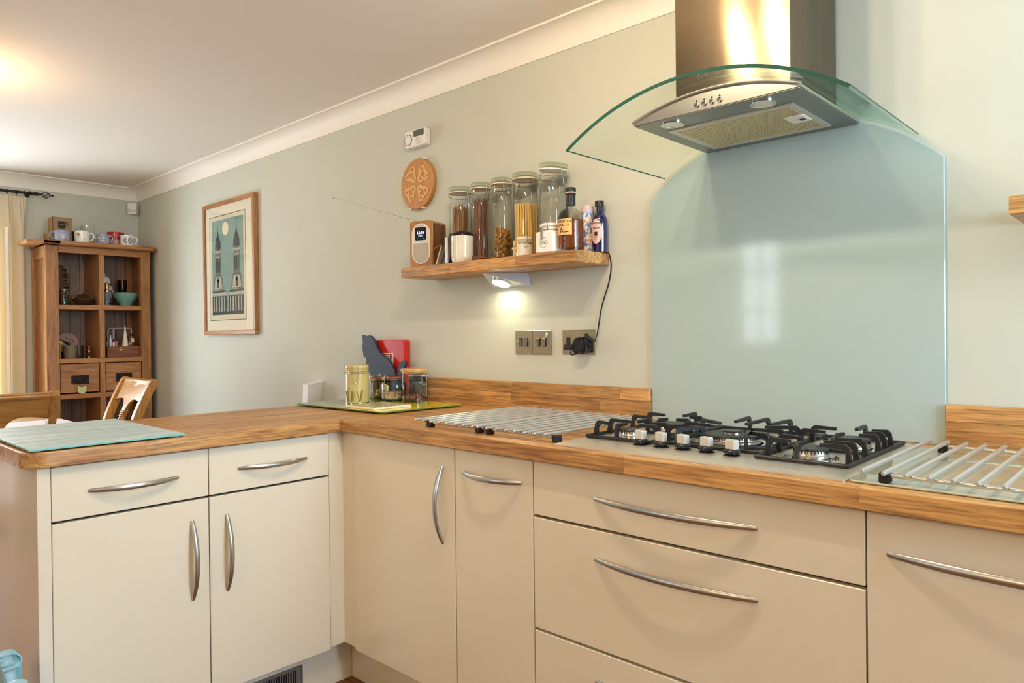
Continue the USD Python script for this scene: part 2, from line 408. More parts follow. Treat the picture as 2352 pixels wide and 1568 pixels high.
# ------------------------------------------------------------------ staved oak tops
def staves(t, name, solid, lo, hi, axis, width, lmin, lmax, mat, seed):
    """Cuts a solid into glued staves: each its own mesh, with a hair joint between neighbours."""
    q = random.Random(seed); a = 'xy'.index(axis); c = 1 - a; M = to_man(solid); g = .00012
    n = max(1, round((hi[c] - lo[c]) / width)); w = (hi[c] - lo[c]) / n
    for i in range(n):
        p = lo[a] - q.uniform(0, .3)
        while p < hi[a]:
            e = p + q.uniform(lmin, lmax)
            if hi[a] - e < .08: e = hi[a] + .02
            A0, A1 = max(p, lo[a] - .02), min(e, hi[a] + .02); p = e
            if A1 <= lo[a] + .01: continue
            bl, bh = [0, 0, -1], [0, 0, 3]
            bl[a], bh[a] = A0 + g, A1 - g
            bl[c] = lo[c] + w * i + g if i else lo[c] - .02
            bh[c] = lo[c] + w * (i + 1) - g if i < n - 1 else hi[c] + .02
            piece = M ^ manifold3d.Manifold.cube([bh[k] - bl[k] for k in range(3)]).translate(bl)
            if piece.num_tri() > 0 and piece.volume() > 1e-7: part(name, piece, mat, t, world=True, smooth=25)

def slab(outline, z0, z1, rt_=.004, rb=.002):
    pg = Polygon(outline); pts = []
    for z, ins in ((z0, rb), (z0 + rb, 0), (z1 - rt_, 0), (z1 - rt_ * .3, rt_ * .3), (z1, rt_)):
        pts += [(x, y, z) for x, y in pg.buffer(-ins, join_style=2).exterior.coords] if ins else [(x, y, z) for x, y in outline]
    return hull(pts)

def rounded(x0, x1, y0, y1, r, which):
    out = []
    for key, cx, cy, a0 in (('se', x1 - r, y0 + r, 270), ('ne', x1 - r, y1 - r, 0), ('nw', x0 + r, y1 - r, 90), ('sw', x0 + r, y0 + r, 180)):
        if key in which: out += [(cx + r * math.cos(math.radians(a0 + 9 * k)), cy + r * math.sin(math.radians(a0 + 9 * k))) for k in range(11)]
        else: out.append({'se': (x1, y0), 'ne': (x1, y1), 'nw': (x0, y1), 'sw': (x0, y0)}[key])
    return out
PX0, PX1, PY0 = -.545, .0226, -1.512
t = thing('worktop', 'oak butcher-block worktop of the peninsula with rounded end corners', 'worktop', (-.26, -.75, .87))
staves(t, 'stave', slab(rounded(PX0, PX1, PY0, -.001, .052, ('se', 'sw')), .87, .91), (PX0, PY0), (PX1, -.001), 'y', .0405, .28, .75, OAK_Y, 3)
WX1 = 2.75
t = thing('worktop', 'oak butcher-block worktop under the gas hob along the back wall', 'worktop', (1.4, -.3, .87))
staves(t, 'stave', slab(rounded(PX1 + .0003, WX1, -.6064 - .018, -.001, .01, ()), .87, .91), (PX1, -.6244), (WX1, -.001), 'x', .0405, .28, .75, OAK_X, 11)

def upstand(x0, x1, label, seed):
    t = thing('upstand', label, 'upstand', ((x0 + x1) / 2, -.01, .91)); q = random.Random(seed)
    for z0, z1 in ((.9105, .929), (.9293, .9695), (.9698, 1.0094)):
        p = x0
        while p < x1 - 1e-4:
            e = p + q.uniform(.16, .5)
            if x1 - e < .1: e = x1
            part('stave', box(p + .0001, e - .0001, -.02, -.0008, z0, z1, .0003 if z1 < 1 else .0012), OAK_X, t, world=True); p = e
upstand(-.2528, .8305, 'oak upstand behind the left wire trivet, left of the splashback', 5)
upstand(1.6492, WX1, 'oak upstand on the right side of the glass splashback', 9)

# ------------------------------------------------------------------ base cabinets
def bow(p, q, out, h=.03, w=.0076, n=26):
    """Bow handle from p to q standing off along out."""
    p, q, out = (np.array(v, float) for v in (p, q, out)); pts, rr = [], []
    for k in range(n + 1):
        tt = -1 + 2 * k / n; pts.append((p + q) / 2 + (q - p) / 2 * tt + out * (h * (1 - tt * tt) + .0015)); rr.append(w * (0.62 + .38 * (1 - tt ** 4)))
    return tube(pts, rr, 10, flat=(out, .72))
ZT, ZB, ZG1, ZG2, ZU = .8655, .150, .7261, .4388, .869
GAP = .0033
def pen_front(t, name, y0, y1, z0, z1, hp, hq):
    d = part(name, box(-.02, 0, y0 + .0015, y1 - .0015, z0, z1, .0016), CREAM, t, world=True)
    part('handle', bow((0, *hp), (0, *hq), (1, 0, 0)), SATIN, d, world=True, label='brushed steel bow handle')
def pen_unit(y0, y1, label, hd, hv):
    t = thing('base_cabinet', label, 'cabinet', (-.27, (y0 + y1) / 2, ZB))
    part('body', box(-.52, -.021, y0 + .0005, y1 - .0005, ZB, ZU, 0), DARK, t, world=True)
    pen_front(t, 'drawer', y0, y1, ZG1 + GAP, ZT, (hd[0], .7955), (hd[1], .7955))
    pen_front(t, 'door', y0, y1, ZB, ZG1 - GAP, (hv, .666), (hv, .4415))
P0, P1, P2 = -1.452, -1.0554, -.6544
pen_unit(P0, P1, 'cream peninsula cabinet at the free end, under the frosted glass board', (-1.367, -1.143), -1.1045)
pen_unit(P1, P2, 'cream peninsula cabinet next to the inner corner of the units', (-.9668, -.7397), -1.0034)
single('end_panel', box(-.535, .0025, P0 - .030, P0 - .0005, 0, ZU, .001), CREAM_SIDE, 'glossy cream end panel closing the free end of the peninsula', 'panel')
YD = -.6037
single('corner_post', extr(Polygon([(-.02, P2 + .001), (-.004, P2 + .001), (-.004, YD - .004 + .008), (.0585, YD + .004), (.0585, YD + .02), (-.02, YD + .02)]), .157, ZU, 'xy'), CREAM, 'cream L-shaped filler post in the inner corner of the units', 'post')
X1, X2, X3, X4, X5 = .0600, .5583, .8530, 1.6474, 2.2474
def back_front(t, name, x0, x1, z0, z1, hp, hq):
    d = part(name, box(x0 + .0015, x1 - .0015, YD, YD + .02, z0, z1, .0016), CREAM, t, world=True)
    part('handle', bow((hp[0], YD, hp[1]), (hq[0], YD, hq[1]), (0, -1, 0)), SATIN, d, world=True, label='brushed steel bow handle')
def back_unit(x0, x1, label):
    t = thing('base_cabinet', label, 'cabinet', ((x0 + x1) / 2, -.3, ZB))
    part('body', box(x0 + .0005, x1 - .0005, YD + .021, -.02, ZB, ZU, 0), DARK, t, world=True)
    return t
t = back_unit(X1, X2, 'cream corner cabinet with one tall door and a vertical handle')
back_front(t, 'door', X1, X2, ZB, ZT, (.5055, .8116), (.5055, .5894))
t = back_unit(X2, X3, 'narrow cream pull-out cabinet with a short horizontal handle')
back_front(t, 'door', X2, X3, ZB, ZT, (.594, .803), (.8145, .803))
t = back_unit(X3, X4, 'wide cream cabinet of three drawers below the gas hob')
for z0, z1, zh in ((ZG1 + GAP, ZT, .798), (ZG2 + GAP, ZG1 - GAP, .655), (ZB, ZG2 - GAP, .3655)):
    back_front(t, 'drawer', X3, X4, z0, z1, (1.048, zh), (1.4455, zh))
t = back_unit(X4, X5, 'cream cabinet at the right edge, under the right-hand trivet')
back_front(t, 'door', X4, X5, ZB, ZT, (1.684, .7954), (2.08, .7954))
t = thing('plinth', 'cream kickboard with an air vent below the peninsula cabinets', 'plinth', (-.07, -1, 0))
part('board', box(-.075, -.0605, P0, -.535, .001, .149, .0005), CREAM, t, world=True)
gv = [shapely.box(-.955, .035, -.7285, .1075)]
slots = [rrect(-.752 - .0085 * k - .0026, -.752 - .0085 * k + .0026, .046, .0985, .0025, 3) for k in range(22)]
part('vent_grille', [extr(shapely.box(-.951, .035, -.7325, .1045).difference(shapely.union_all(slots)), -.0606, -.0585, 'yz'),
                     extr(shapely.box(-.955, .031, -.7285, .1085).difference(shapely.box(-.951, .035, -.7325, .1045)), -.0606, -.0555, 'yz')],
     plain('vent_grey', s(120, 112, 106), .45), t, world=True, label='grey slotted vent grille')
part('vent_backing', box(-.0609, -.0603, -.951, -.7325, .035, .1045, 0), RUBBER, t, world=True)
single('plinth', box(-.0603, X5, -.5345, -.52, .001, .149, .0005), CREAM, 'cream kickboard below the units along the back wall', 'plinth')
# ------------------------------------------------------------------ splashback, hood, hob
SPL = plain('aqua_back_painted_glass', s(176, 192, 188), 0.08, specular_ior_level=0.28)
EDGEG = plain('glass_edge_green', s(34, 78, 66), 0.08, specular_ior_level=0.7)
cz, cxm, cR = 1.7665 - .585, 1.2405, .585
arc = [(cxm + cR * math.sin(a), cz + cR * math.cos(a)) for a in np.linspace(math.asin(.4075 / cR), -math.asin(.4075 / cR), 33)]
sp = Polygon([(.833, .9102), (1.648, .9102)] + arc)
t = thing('splashback', 'pale aqua glass splashback with an arched top behind the hob', 'splashback', (1.24, -.005, .91))
def chamfer_plate(pg, y0, y1, c):
    a = extr(pg.buffer(-c, join_style=2), y0, y0 + .0002, 'xz'); b_ = extr(pg, y0 + c, y1, 'xz')
    A, B = np.array(pg.buffer(-c, join_style=2).exterior.coords)[:-1], np.array(pg.exterior.coords)[:-1]
    return [hull([(x, y0, z) for x, z in A] + [(x, y0 + c, z) for x, z in B] + [(x, y1, z) for x, z in B])]
part('glass_panel', chamfer_plate(sp, -.0085, -.0012, .0016), SPL, t, world=True, smooth=20)

HOODG = clear('hood_glass', (0.955, .985, .968), (0.62, .80, .73), 0.015, 1.5)
t = thing('cooker_hood', 'stainless steel cooker hood with a curved glass canopy above the hob', 'cooker hood', (1.24, -.2, 1.72))
DX0, DX1, DYF = 1.1005, 1.4015, -.307
DUCT = raw('scratched_steel', {'tg': ('tangent', {'direction_type': 'radial', 'axis': 'z'}), 't': ('texture_coordinate', {}), 'm': ('mapping', {'scale': (7, 7, 2)}), 'n2': ('noise_texture', {'scale': 1.0, 'detail': 4, 'distortion': .6}), 'rr': ('map_range', {'to_min': .10, 'to_max': .30}),
    'p': ('principled_bsdf', {'base_color': s(122, 107, 87), 'metallic': 1.0, 'anisotropic': .85, 'anisotropic_rotation': .25})}, [('tg.tangent', 'p.tangent'), ('t.object', 'm.vector'), ('m.vector', 'n2.vector'), ('n2.fac', 'rr.value'), ('rr.result', 'p.roughness')], 'p.BSDF')
part('duct', box(DX0, DX1, DYF, -.0095, 1.7685, CEIL, .0015), DUCT, t, world=True)
# canopy: a slice of a cylinder, 8 mm thick
gh, gr = .3535, .621; gzc = 1.776 - gr; ga = math.asin(gh / gr)
def bent(x_half, zc_, R0, R1, y0, y1, n=40):
    pts = [(cxm + R1 * math.sin(a), zc_ + R1 * math.cos(a)) for a in np.linspace(-x_half, x_half, n)]
    pts += [(cxm + R0 * math.sin(a), zc_ + R0 * math.cos(a)) for a in np.linspace(x_half, -x_half, n)]
    return extr(Polygon(pts), y0, y1, 'xz')
can = part('glass_canopy', bent(ga, gzc, gr - .008, gr, -.5, -.0095), HOODG, t, world=True)
part('polished_edge', [bent(ga, gzc, gr - .0078, gr - .0002, -.5008, -.4985), bent(ga + .0012, gzc, gr - .0078, gr - .0002, -.4985, -.0095).slice_plane([cxm + gh - .001, 0, 0], [1, 0, 0], cap=False),
                       bent(ga + .0012, gzc, gr - .0078, gr - .0002, -.4985, -.0095).slice_plane([cxm - gh + .001, 0, 0], [-1, 0, 0], cap=False)], EDGEG, can, world=True, label='dark green polished glass edge')
# body: an arched segment under the glass
HX0, HX1, HY0, HZ = 1.030, 1.4575, -.397, 1.72
def arch(x0, x1, zb, off, n=26):
    xs = np.linspace(x1, x0, n)
    return Polygon([(x0, zb), (x1, zb)] + [(x, max(zb + .002, gzc + math.sqrt((gr - .008 - off) ** 2 - (x - cxm) ** 2))) for x in xs])
part('body', extr(arch(HX0, HX1, HZ, .001), HY0, -.010, 'xz'), STEEL, t, world=True)
rim = [(x, HY0 - .002, gzc + math.sqrt((gr - .011) ** 2 - (x - cxm) ** 2)) for x in np.linspace(HX0 - .002, HX1 + .002, 30)]
part('front_trim', tube(rim, .004, 8), CHROME, t, world=True)
UNDER = plain('hood_underside_steel', s(150, 148, 142), .34, 1.0)
part('underside', box(HX0 + .002, HX1 - .002, HY0 + .002, -.012, HZ - .003, HZ + .001, .0008), UNDER, t, world=True)
FX0, FX1, FY0, FY1 = 1.076, 1.404, -.306, -.053
part('filter_frame', extr(shapely.box(FX0, FY0, FX1, FY1).difference(shapely.box(FX0 + .017, FY0 + .017, FX1 - .017, FY1 - .017)), HZ - .0065, HZ - .0028, 'xy'), plain('filter_frame_metal', s(214, 208, 192), .35, .6), t, world=True)
MESHM = raw('filter_mesh', {'t': ('texture_coordinate', {}), 'm': ('mapping', {'rotation': (0, 0, -.64)}), 'w': ('wave_texture', {'wave_type': 'bands', 'bands_direction': 'x', 'scale': 78.0}), 'c': ('rgb_ramp', {'ramp': [(0.15, s(160, 138, 92)), (0.6, s(238, 222, 176))]}),
    'b': ('bump', {'strength': 0.6, 'distance': 0.002}), 'p': ('principled_bsdf', {'metallic': 0.55, 'roughness': 0.4})},
    [('t.object', 'm.vector'), ('m.vector', 'w.vector'), ('w.fac', 'c.fac'), ('c.color', 'p.base_color'), ('w.fac', 'b.height'), ('b.normal', 'p.normal')], 'p.BSDF')
part('filter', box(FX0 + .0165, FX1 - .0165, FY0 + .0165, FY1 - .0165, HZ - .0052, HZ - .0029, 0), MESHM, t, world=True, label='yellowed aluminium grease filter')
lt = part('filter_latch', [rbox(1.343, FX1 - .012, -.213, -.148, HZ - .0085, HZ - .005, .01), rbox(1.366, 1.388, -.192, -.172, HZ - .0105, HZ - .0083, .004)], WHITE, t, world=True)
part('latch_grip', rbox(1.374, 1.386, -.189, -.175, HZ - .0112, HZ - .0104, .003), plain('latch_dark', s(70, 66, 58), .4, .6), lt, world=True)
LAMPF = plain('lamp_frost', s(236, 226, 205), .3)
for lx, ly in ((1.1149, -.348), (1.3522, -.348)):
    L = part('lamp', lathe([(.030, HZ - .0028), (.030, HZ - .0055), (.026, HZ - .0065), (.0225, HZ - .0050), (.0225, HZ - .0030)], (lx, ly, 0), 36), CHROME, t, world=True)
    part('lamp_lens', lathe([(.0222, HZ - .0034), (.0222, HZ - .0046), (.012, HZ - .0056)], (lx, ly, 0), 30), plain('hood_lamp_lens', s(244, 236, 220), .15, .5), L, world=True)
    #disk_light(f'{t.path}/hood_bulb_{int(lx * 100)}', np.array([lx, ly, HZ - .009]) - t.loc, (0, 0, -1), .02, (1, .74, .42), LAMP['hood'])
for k, bx in enumerate((1.209, 1.229, 1.249, 1.269)):
    b_ = part('button', mv(lathe([(.0062, 0), (.0062, .003), (.0048, .0048)], n=20), (bx, HY0, 1.7335), rx=PI / 2), CHROME, t, world=True)
    part('indicator', cyl((bx, HY0, 1.7435), (bx, HY0 - .0008, 1.7435), .0023, n=12), DARK, b_, world=True)

HOBM = plain('hob_steel', s(228, 216, 198), .36, .78, bump=.03, bscale=250)
t = thing('gas_hob', 'stainless steel five-burner gas hob with black cast-iron supports', 'hob', (1.26, -.335, .91))
def frust(x0, x1, y0, y1, z0, z1, ins, r=.012):
    p = []
    for z, i in ((z0, 0), (z0 + (z1 - z0) * .35, 0), (z1, ins)):
        p += [(x, y, z) for x, y in rrect(x0 + i, x1 - i, y0 + i, y1 - i, r, 4).exterior.coords]
    return hull(p)
HB = (.911, 1.609, -.594, -.078)
part('hob_plate', frust(*HB, .9103, .9175, .016), HOBM, t, world=True)
SP_ = .9175
BALU = plain('burner_aluminium', s(205, 198, 188), .3, 1.0)
CAPM = plain('enamel_cap', s(46, 46, 46), .38)
def burner(x, y, r, big=False):
    part('burner_dish', lathe([(r * 1.55, SP_), (r * 1.5, SP_ + .0022), (r * 1.12, SP_ + .0012), (r * 1.1, SP_)], (x, y, 0), 36), CHROME, t, world=True)
    n = max(18, int(r * 900)); prof_ = [(r * 1.02, SP_ + .0005), (r * 1.04, SP_ + .008), (r * .98, SP_ + .010), (r * .94, SP_ + .0175)]
    b_ = part('burner', lathe(prof_, (x, y, 0), 40), BALU, t, world=True)
    part('flame_slot', [mv(box(r * .86, r * .985, -.0011, .0011, SP_ + .0125, SP_ + .0182, 0), (x, y, 0), rz=2 * PI * k / n) for k in range(n)], RUBBER, b_, world=True, kind='stuff')
    if not big: part('burner_cap', lathe([(r * .98, SP_ + .0180), (r * 1.0, SP_ + .0205), (r * .93, SP_ + .0232), (r * .5, SP_ + .0238)], (x, y, 0), 40), CAPM, b_, world=True)
    else:
        ring = lathe([(r * .55, SP_ + .0182), (r * .98, SP_ + .0180), (r * 1.0, SP_ + .0205), (r * .93, SP_ + .0232), (r * .58, SP_ + .0225)], (x, y, 0), 48)
        part('burner_cap', ring, CAPM, b_, world=True)
        part('inner_burner', lathe([(r * .33, SP_ + .018), (r * .33, SP_ + .0265)], (x, y, 0), 30), BALU, b_, world=True)
        part('inner_cap', lathe([(r * .36, SP_ + .0268), (r * .37, SP_ + .0288), (r * .3, SP_ + .0305)], (x, y, 0), 30), CAPM, b_, world=True)
burner(1.022, -.412, .025); burner(1.048, -.235, .040); burner(1.258, -.325, .066, True); burner(1.482, -.418, .036); burner(1.502, -.232, .043)
def finger(x, y, ang, L, h=.041, tilt=0.0):
    z0 = SP_ + .002; zt_ = SP_ + h; w = .0115
    pg = Polygon([(-.002, z0), (w, z0), (w * .95, zt_ - .017), (w + .009, zt_ - .0085), (L, zt_ - .0075 + tilt), (L, zt_ - .001 + tilt), (.012, zt_ + .001), (.0045, zt_ - .0055)])
    return mv(extr(pg, -.0038, .0038, 'xz'), (x, y, 0), rz=math.radians(ang))
def bar(x0, y0, x1, y1, w=.011):
    d = np.array([x1 - x0, y1 - y0]); L = np.linalg.norm(d)
    return mv(box(-.002, L + .002, -w / 2, w / 2, SP_ + .0012, SP_ + .0085, .0018), (x0, y0, 0), rz=math.atan2(d[1], d[0]))
def support(bars, fingers):
    part('pan_support', [bar(*b_) for b_ in bars] + [finger(*f) for f in fingers], IRON, t, world=True, smooth=25)
lx0, lx1, ly0, ly1 = .932, 1.118, -.478, -.108
support([(lx0, ly0, lx1, ly0), (lx0, ly1, lx1, ly1), (lx0, ly0, lx0, ly1), (lx1, ly0, lx1, ly1), (lx0, -.322, lx1, -.322)],
        [(lx0, -.445, 0, .05), (lx0, -.385, 0, .07), (lx0, -.275, 0, .06), (lx0, -.195, 0, .06), (lx1, -.43, 180, .058), (lx1, -.38, 180, .058), (lx1, -.27, 180, .045), (lx1, -.20, 180, .045),
         (1.02, ly0, 90, .05), (1.02, -.322, 270, .05), (1.045, -.322, 90, .05), (1.045, ly1, 270, .075)])
mx0, mx1, my0, my1 = 1.123, 1.393, -.452, -.108
ringb = tube([(1.258 + .117 * math.cos(a), -.325 + .117 * math.sin(a), SP_ + .005) for a in np.linspace(0, 2 * PI, 49)[:-1]], .0052, 6, closed=True)
support([(mx0, my0, mx1, my0), (mx0, my1, mx1, my1), (mx0, my0, mx0, my1), (mx1, my0, mx1, my1)],
        [(mx0, -.41, 25, .085), (mx0, -.325, 0, .075), (mx0, -.235, -25, .085), (mx1, -.415, 155, .085), (mx1, -.325, 180, .075), (mx1, -.235, 205, .085),
         (1.258, my1, 270, .14), (1.205, my1, 275, .11), (1.318, my1, 265, .11), (1.352, my0, 110, .09), (1.175, my0, 70, .09)])
part('wok_ring', ringb, IRON, t, world=True)
rx0, rx1, ry0, ry1 = 1.398, 1.580, -.500, -.108
support([(rx0, ry0, rx1, ry0), (rx0, ry1, rx1, ry1), (rx0, ry0, rx0, ry1), (rx1, ry0, rx1, ry1), (rx0, -.322, rx1, -.322)],
        [(rx0, -.455, 0, .055), (rx0, -.395, 0, .055), (rx0, -.27, 0, .062), (rx0, -.20, 0, .062), (rx1, -.465, 180, .062), (rx1, -.42, 180, .07), (rx1, -.365, 180, .062), (rx1, -.275, 180, .045), (rx1, -.23, 180, .05), (rx1, -.185, 180, .045),
         (1.482, ry0, 90, .052), (1.482, -.322, 270, .055), (1.50, -.322, 90, .05), (1.50, ry1, 270, .075)])
for kx, ky in ((1.1032, -.4915), (1.160, -.4915), (1.2185, -.4925), (1.278, -.4925), (1.341, -.497)):
    sk = Polygon([((.0185 + .0016 * math.cos(12 * a)) * math.cos(a), (.0185 + .0016 * math.cos(12 * a)) * math.sin(a)) for a in np.linspace(0, 2 * PI, 97)[:-1]])
    k_ = part('control_knob', [lathe([(.019, SP_), (.0135, SP_ + .004), (.013, SP_ + .007)], (kx, ky, 0), 28), mv(extr(sk, SP_ + .0065, SP_ + .0105, 'xy'), (kx, ky, 0)), lathe([(.016, SP_ + .0104), (.014, SP_ + .013)], (kx, ky, 0), 28)], BLACK, t, world=True)
    part('grip', mv(box(-.0135, .0135, -.0085, .0085, SP_ + .0128, SP_ + .0345, .002), (kx, ky, 0), rz=-.25), plain('knob_silver', s(206, 200, 192), .38, .25), k_, world=True, label='silver knob grip')
# ------------------------------------------------------------------ wire trivets, glass boards
RODM = plain('rod_steel', s(224, 224, 222), .26, .82)
def trivet(xs, y0, y1, zr, label, r, feet, bars_y, xb):
    t = thing('wire_trivet', label, 'trivet', (sum(xs) / len(xs), (y0 + y1) / 2, zr - .02))
    for x in xs: part('rod', tube([(x, y0, zr), (x, y0 + .002, zr), (x, y1 - .002, zr), (x, y1, zr)], [r * .7, r, r, r * .7], 10), RODM, t, world=True)
    for y in bars_y: part('cross_bar', cyl((xb[0], y, zr - 1.75 * r), (xb[1], y, zr - 1.75 * r), r * .85, n=12), CHROME, t, world=True)
    for fx in feet:
        for y in bars_y: part('foot', box(fx - .009, fx + .009, y - .010, y + .012, feet_z, zr - .5 * r, .002), RUBBER, t, world=True)
feet_z = .9103
xsL = [.360, .395, .429, .464, .499, .535, .570, .608, .629, .667, .702, .736, .770, .806, .841, .876]
trivet(xsL[:9], -.584, -.100, .9305, 'left half of the steel rod trivet, next to the green glass mat', .0044, (.400, .612), (-.556, -.128), (.385, .632))
trivet(xsL[9:], -.585, -.100, .9305, 'right half of the steel rod trivet, touching the left side of the hob', .0044, (.652, .893), (-.556, -.128), (.652, .900))
BOARDG = plain('clear_board_glass', s(206, 208, 186), .05, specular_ior_level=.6, coat_weight=.5, alpha=0.86)
t = thing('glass_board', 'clear glass worktop saver under the right-hand steel trivet', 'glass board', (1.9, -.33, .9102))
part('glass_sheet', rbox(1.612, 2.16, -.589, -.100, .9108, .9148, .012), BOARDG, t, world=True, label='clear glass sheet with greenish edges')
feet_z = .9150
trivet([1.642 + .0355 * k for k in range(13)], -.606, -.128, .936, 'widely spaced steel rod trivet on clear glass, right of the hob', .0046, (1.672, 2.09), (-.575, -.152), (1.665, 2.10))

FROST = raw('frosted_glass', {'t': ('texture_coordinate', {}), 'm': ('mapping', {'scale': (34, 3, 3)}), 'n': ('noise_texture', {'scale': 1.0, 'detail': 4, 'roughness': .6}), 'n2': ('noise_texture', {'scale': 320.0, 'detail': 2}), 'b': ('bump', {'strength': .5, 'distance': .002}), 'b2': ('bump', {'strength': .25, 'distance': .0006}),
    'c': ('rgb_ramp', {'ramp': [(.3, s(152, 184, 192)), (.7, s(220, 238, 242))]}), 'p': ('principled_bsdf', {'roughness': .42, 'specular_ior_level': .3})},
    [('t.object', 'm.vector'), ('m.vector', 'n.vector'), ('t.object', 'n2.vector'), ('n.fac', 'b.height'), ('n2.fac', 'b2.height'), ('b.normal', 'b2.normal'), ('b2.normal', 'p.normal'), ('n.fac', 'c.fac'), ('c.color', 'p.base_color')], 'p.BSDF')
AQUA = plain('aqua_glass_edge', s(128, 206, 196), .12, specular_ior_level=.6)
t = thing('glass_board', 'frosted rippled glass board on the rounded end of the peninsula', 'glass board', (-.27, -1.315, .9102))
part('glass_sheet', rbox(-.540, .018, -1.500, -1.129, .9135, .9195, .004, b=.0008), FROST, t, world=True)
part('polished_edge', extr(shapely.box(-.5404, -1.5005, .0185, -1.1285).difference(shapely.box(-.5395, -1.4995, .0175, -1.1295)), .9145, .9185, 'xy'), AQUA, t, world=True, label='aqua green polished edge')
for fx in (-.52, 0.0):
    for fy in (-1.48, -1.147): part('foot', cyl((fx, fy, .9102), (fx, fy, .9136), .008, n=16), plain('clear_rubber', s(210, 205, 180), .4), t, world=True)

MATM = raw('printed_glass_mat', {'t': ('texture_coordinate', {}), 'x': ('separate_xyz', {}), 'n': ('noise_texture', {'scale': 7.0, 'detail': 4, 'distortion': 1.0}), 'm': ('math', {'math_type': 'multiply_add', 'value2': .55, 'value3': -.27}), 'a': ('math', {'math_type': 'add'}), 'mr': ('map_range', {'from_min': -.2, 'from_max': .16}),
    'c': ('rgb_ramp', {'ramp': [(0, s(84, 116, 62)), (.45, s(134, 158, 52)), (.62, s(206, 196, 30)), (1, s(226, 208, 24))]}), 'p': ('principled_bsdf', {'roughness': .06, 'specular_ior_level': .6})},
    [('t.object', 'x.vector'), ('t.object', 'n.vector'), ('n.fac', 'm.value1'), ('m.value', 'a.value1'), ('x.x', 'a.value2'), ('a.value', 'mr.value'), ('mr.result', 'c.fac'), ('c.color', 'p.base_color')], 'p.BSDF')
t = thing('glass_mat', 'green and yellow printed glass mat in the corner under the storage jars', 'glass mat', (-.243, -.275, .9102))
q4 = [(-.5225, -.474), (.0219, -.4537), (.0369, -.0757), (-.5075, -.096)]
mp = Polygon(q4).buffer(-.02).buffer(.02, quad_segs=5)
part('glass_sheet', extr(mp, .9152, .9198, 'xy'), MATM, t, world=True)
part('polished_edge', extr(mp.buffer(.0006).difference(mp.buffer(-.0005)), .9156, .9194, 'xy'), plain('mat_edge', s(96, 120, 70), .1), t, world=True, label='green polished edge')
for fx, fy in ((-.48, -.44), (-.01, -.42), (0, -.105), (-.47, -.125)): part('foot', cyl((fx, fy, .9102), (fx, fy, .9153), .009, n=16), RUBBER, t, world=True)
MZ = .920

# ------------------------------------------------------------------ things on the glass mat
def wire(pts, r=.0012, n=6, closed=False): return tube(pts, r, n, closed=closed)
def clamp(t, cx, cy, r, z0, z1, ang, tabh=.03, mat=None, wide=.013):
    """Bail clamp of a clip-top jar: a wire loop, a lever and a back hinge, on the side at angle ang."""
    m = mat or CHROME
    def P(dr, dt, z): return (cx + (r + dr) * math.cos(ang) - dt * math.sin(ang), cy + (r + dr) * math.sin(ang) + dt * math.cos(ang), z)
    loop = [P(.001, -wide, z0), P(.004, -wide, (z0 + z1) / 2), P(.004, -wide, z1), P(-.004, -wide * .8, z1 + .004), P(-.004, wide * .8, z1 + .004), P(.004, wide, z1), P(.004, wide, (z0 + z1) / 2), P(.001, wide, z0)]
    lev = [P(.002, -wide, z0), P(.006, -wide * .8, z0 - tabh * .3), P(.006, -wide * .6, z0 - tabh), P(.007, 0, z0 - tabh * 1.2), P(.006, wide * .6, z0 - tabh), P(.006, wide * .8, z0 - tabh * .3), P(.002, wide, z0)]
    band = [(cx + (r + .0008) * math.cos(a), cy + (r + .0008) * math.sin(a), z0) for a in np.linspace(0, 2 * PI, 37)[:-1]]
    part('wire_clamp', [wire(loop, .0013), wire(lev, .0014), wire(band, .0011, closed=True)], m, t, world=True, label='steel wire clamp')

TIN = plain('mustard_tin', s(204, 184, 118), .28, specular_ior_level=.6)
TINP = plain('tin_print_brown', s(150, 128, 66), .5)
cx, cy, r, TH = -.352, -.298, .0465, .150
t = thing('storage_tin', 'tall mustard-yellow storage tin printed with wheat ears, on the glass mat', 'tin', (cx, cy, MZ))
part('body', lathe([(r * .985, MZ + .0003), (r, MZ + .003), (r, MZ + TH - .028), (r * .985, MZ + TH - .026)], (cx, cy, 0), 48), TIN, t, world=True)
part('lid', lathe([(r * .99, MZ + TH - .0125), (r * 1.01, MZ + TH - .011), (r * 1.01, MZ + TH - .003), (r * .95, MZ + TH + .001), (r * .6, MZ + TH + .0025)], (cx, cy, 0), 48), TIN, t, world=True)
part('gasket', lathe([(r * .97, MZ + TH - .0262), (r * 1.005, MZ + TH - .025), (r * 1.005, MZ + TH - .014), (r * .97, MZ + TH - .0126)], (cx, cy, 0), 48), plain('tin_gasket', s(190, 172, 112), .5), t, world=True)
part('base_rim', lathe([(r * 1.012, MZ + .0002), (r * 1.012, MZ + .003)], (cx, cy, 0), 48), CHROME, t, world=True)
clamp(t, cx, cy, r, MZ + TH - .032, MZ + TH - .004, -.72, .032)
clamp(t, cx, cy, r, MZ + TH - .026, MZ + TH - .004, -.72 - 2.0, .008)
ears = []
def on_tin(a, z, d=.0004): return (cx + (r + d) * math.cos(a), cy + (r + d) * math.sin(a), z)
for a0, lean, hh in ((-1.55, .10, .058), (-1.30, -.06, .052), (-.95, .05, .04), (-.42, -.08, .05), (-.18, -.02, .05)):
    ears.append(tube([on_tin(a0 + lean * k / 6 * 3, MZ + .006 + hh * k / 6) for k in range(7)], [.0011] * 6 + [.0004], 5))
for a0, lean in ((-1.45, -.25), (-.38, .22), (-1.1, .1)):
    for k in range(9):
        for sg in (-1, 1): ears.append(ball(on_tin(a0 + lean * k / 9 + sg * .045, MZ + .010 + .0045 * k), .0021, 1, (1, 1, 1.3)))
part('wheat_print', ears, TINP, t, world=True, label='brown printed wheat ears', kind='stuff')

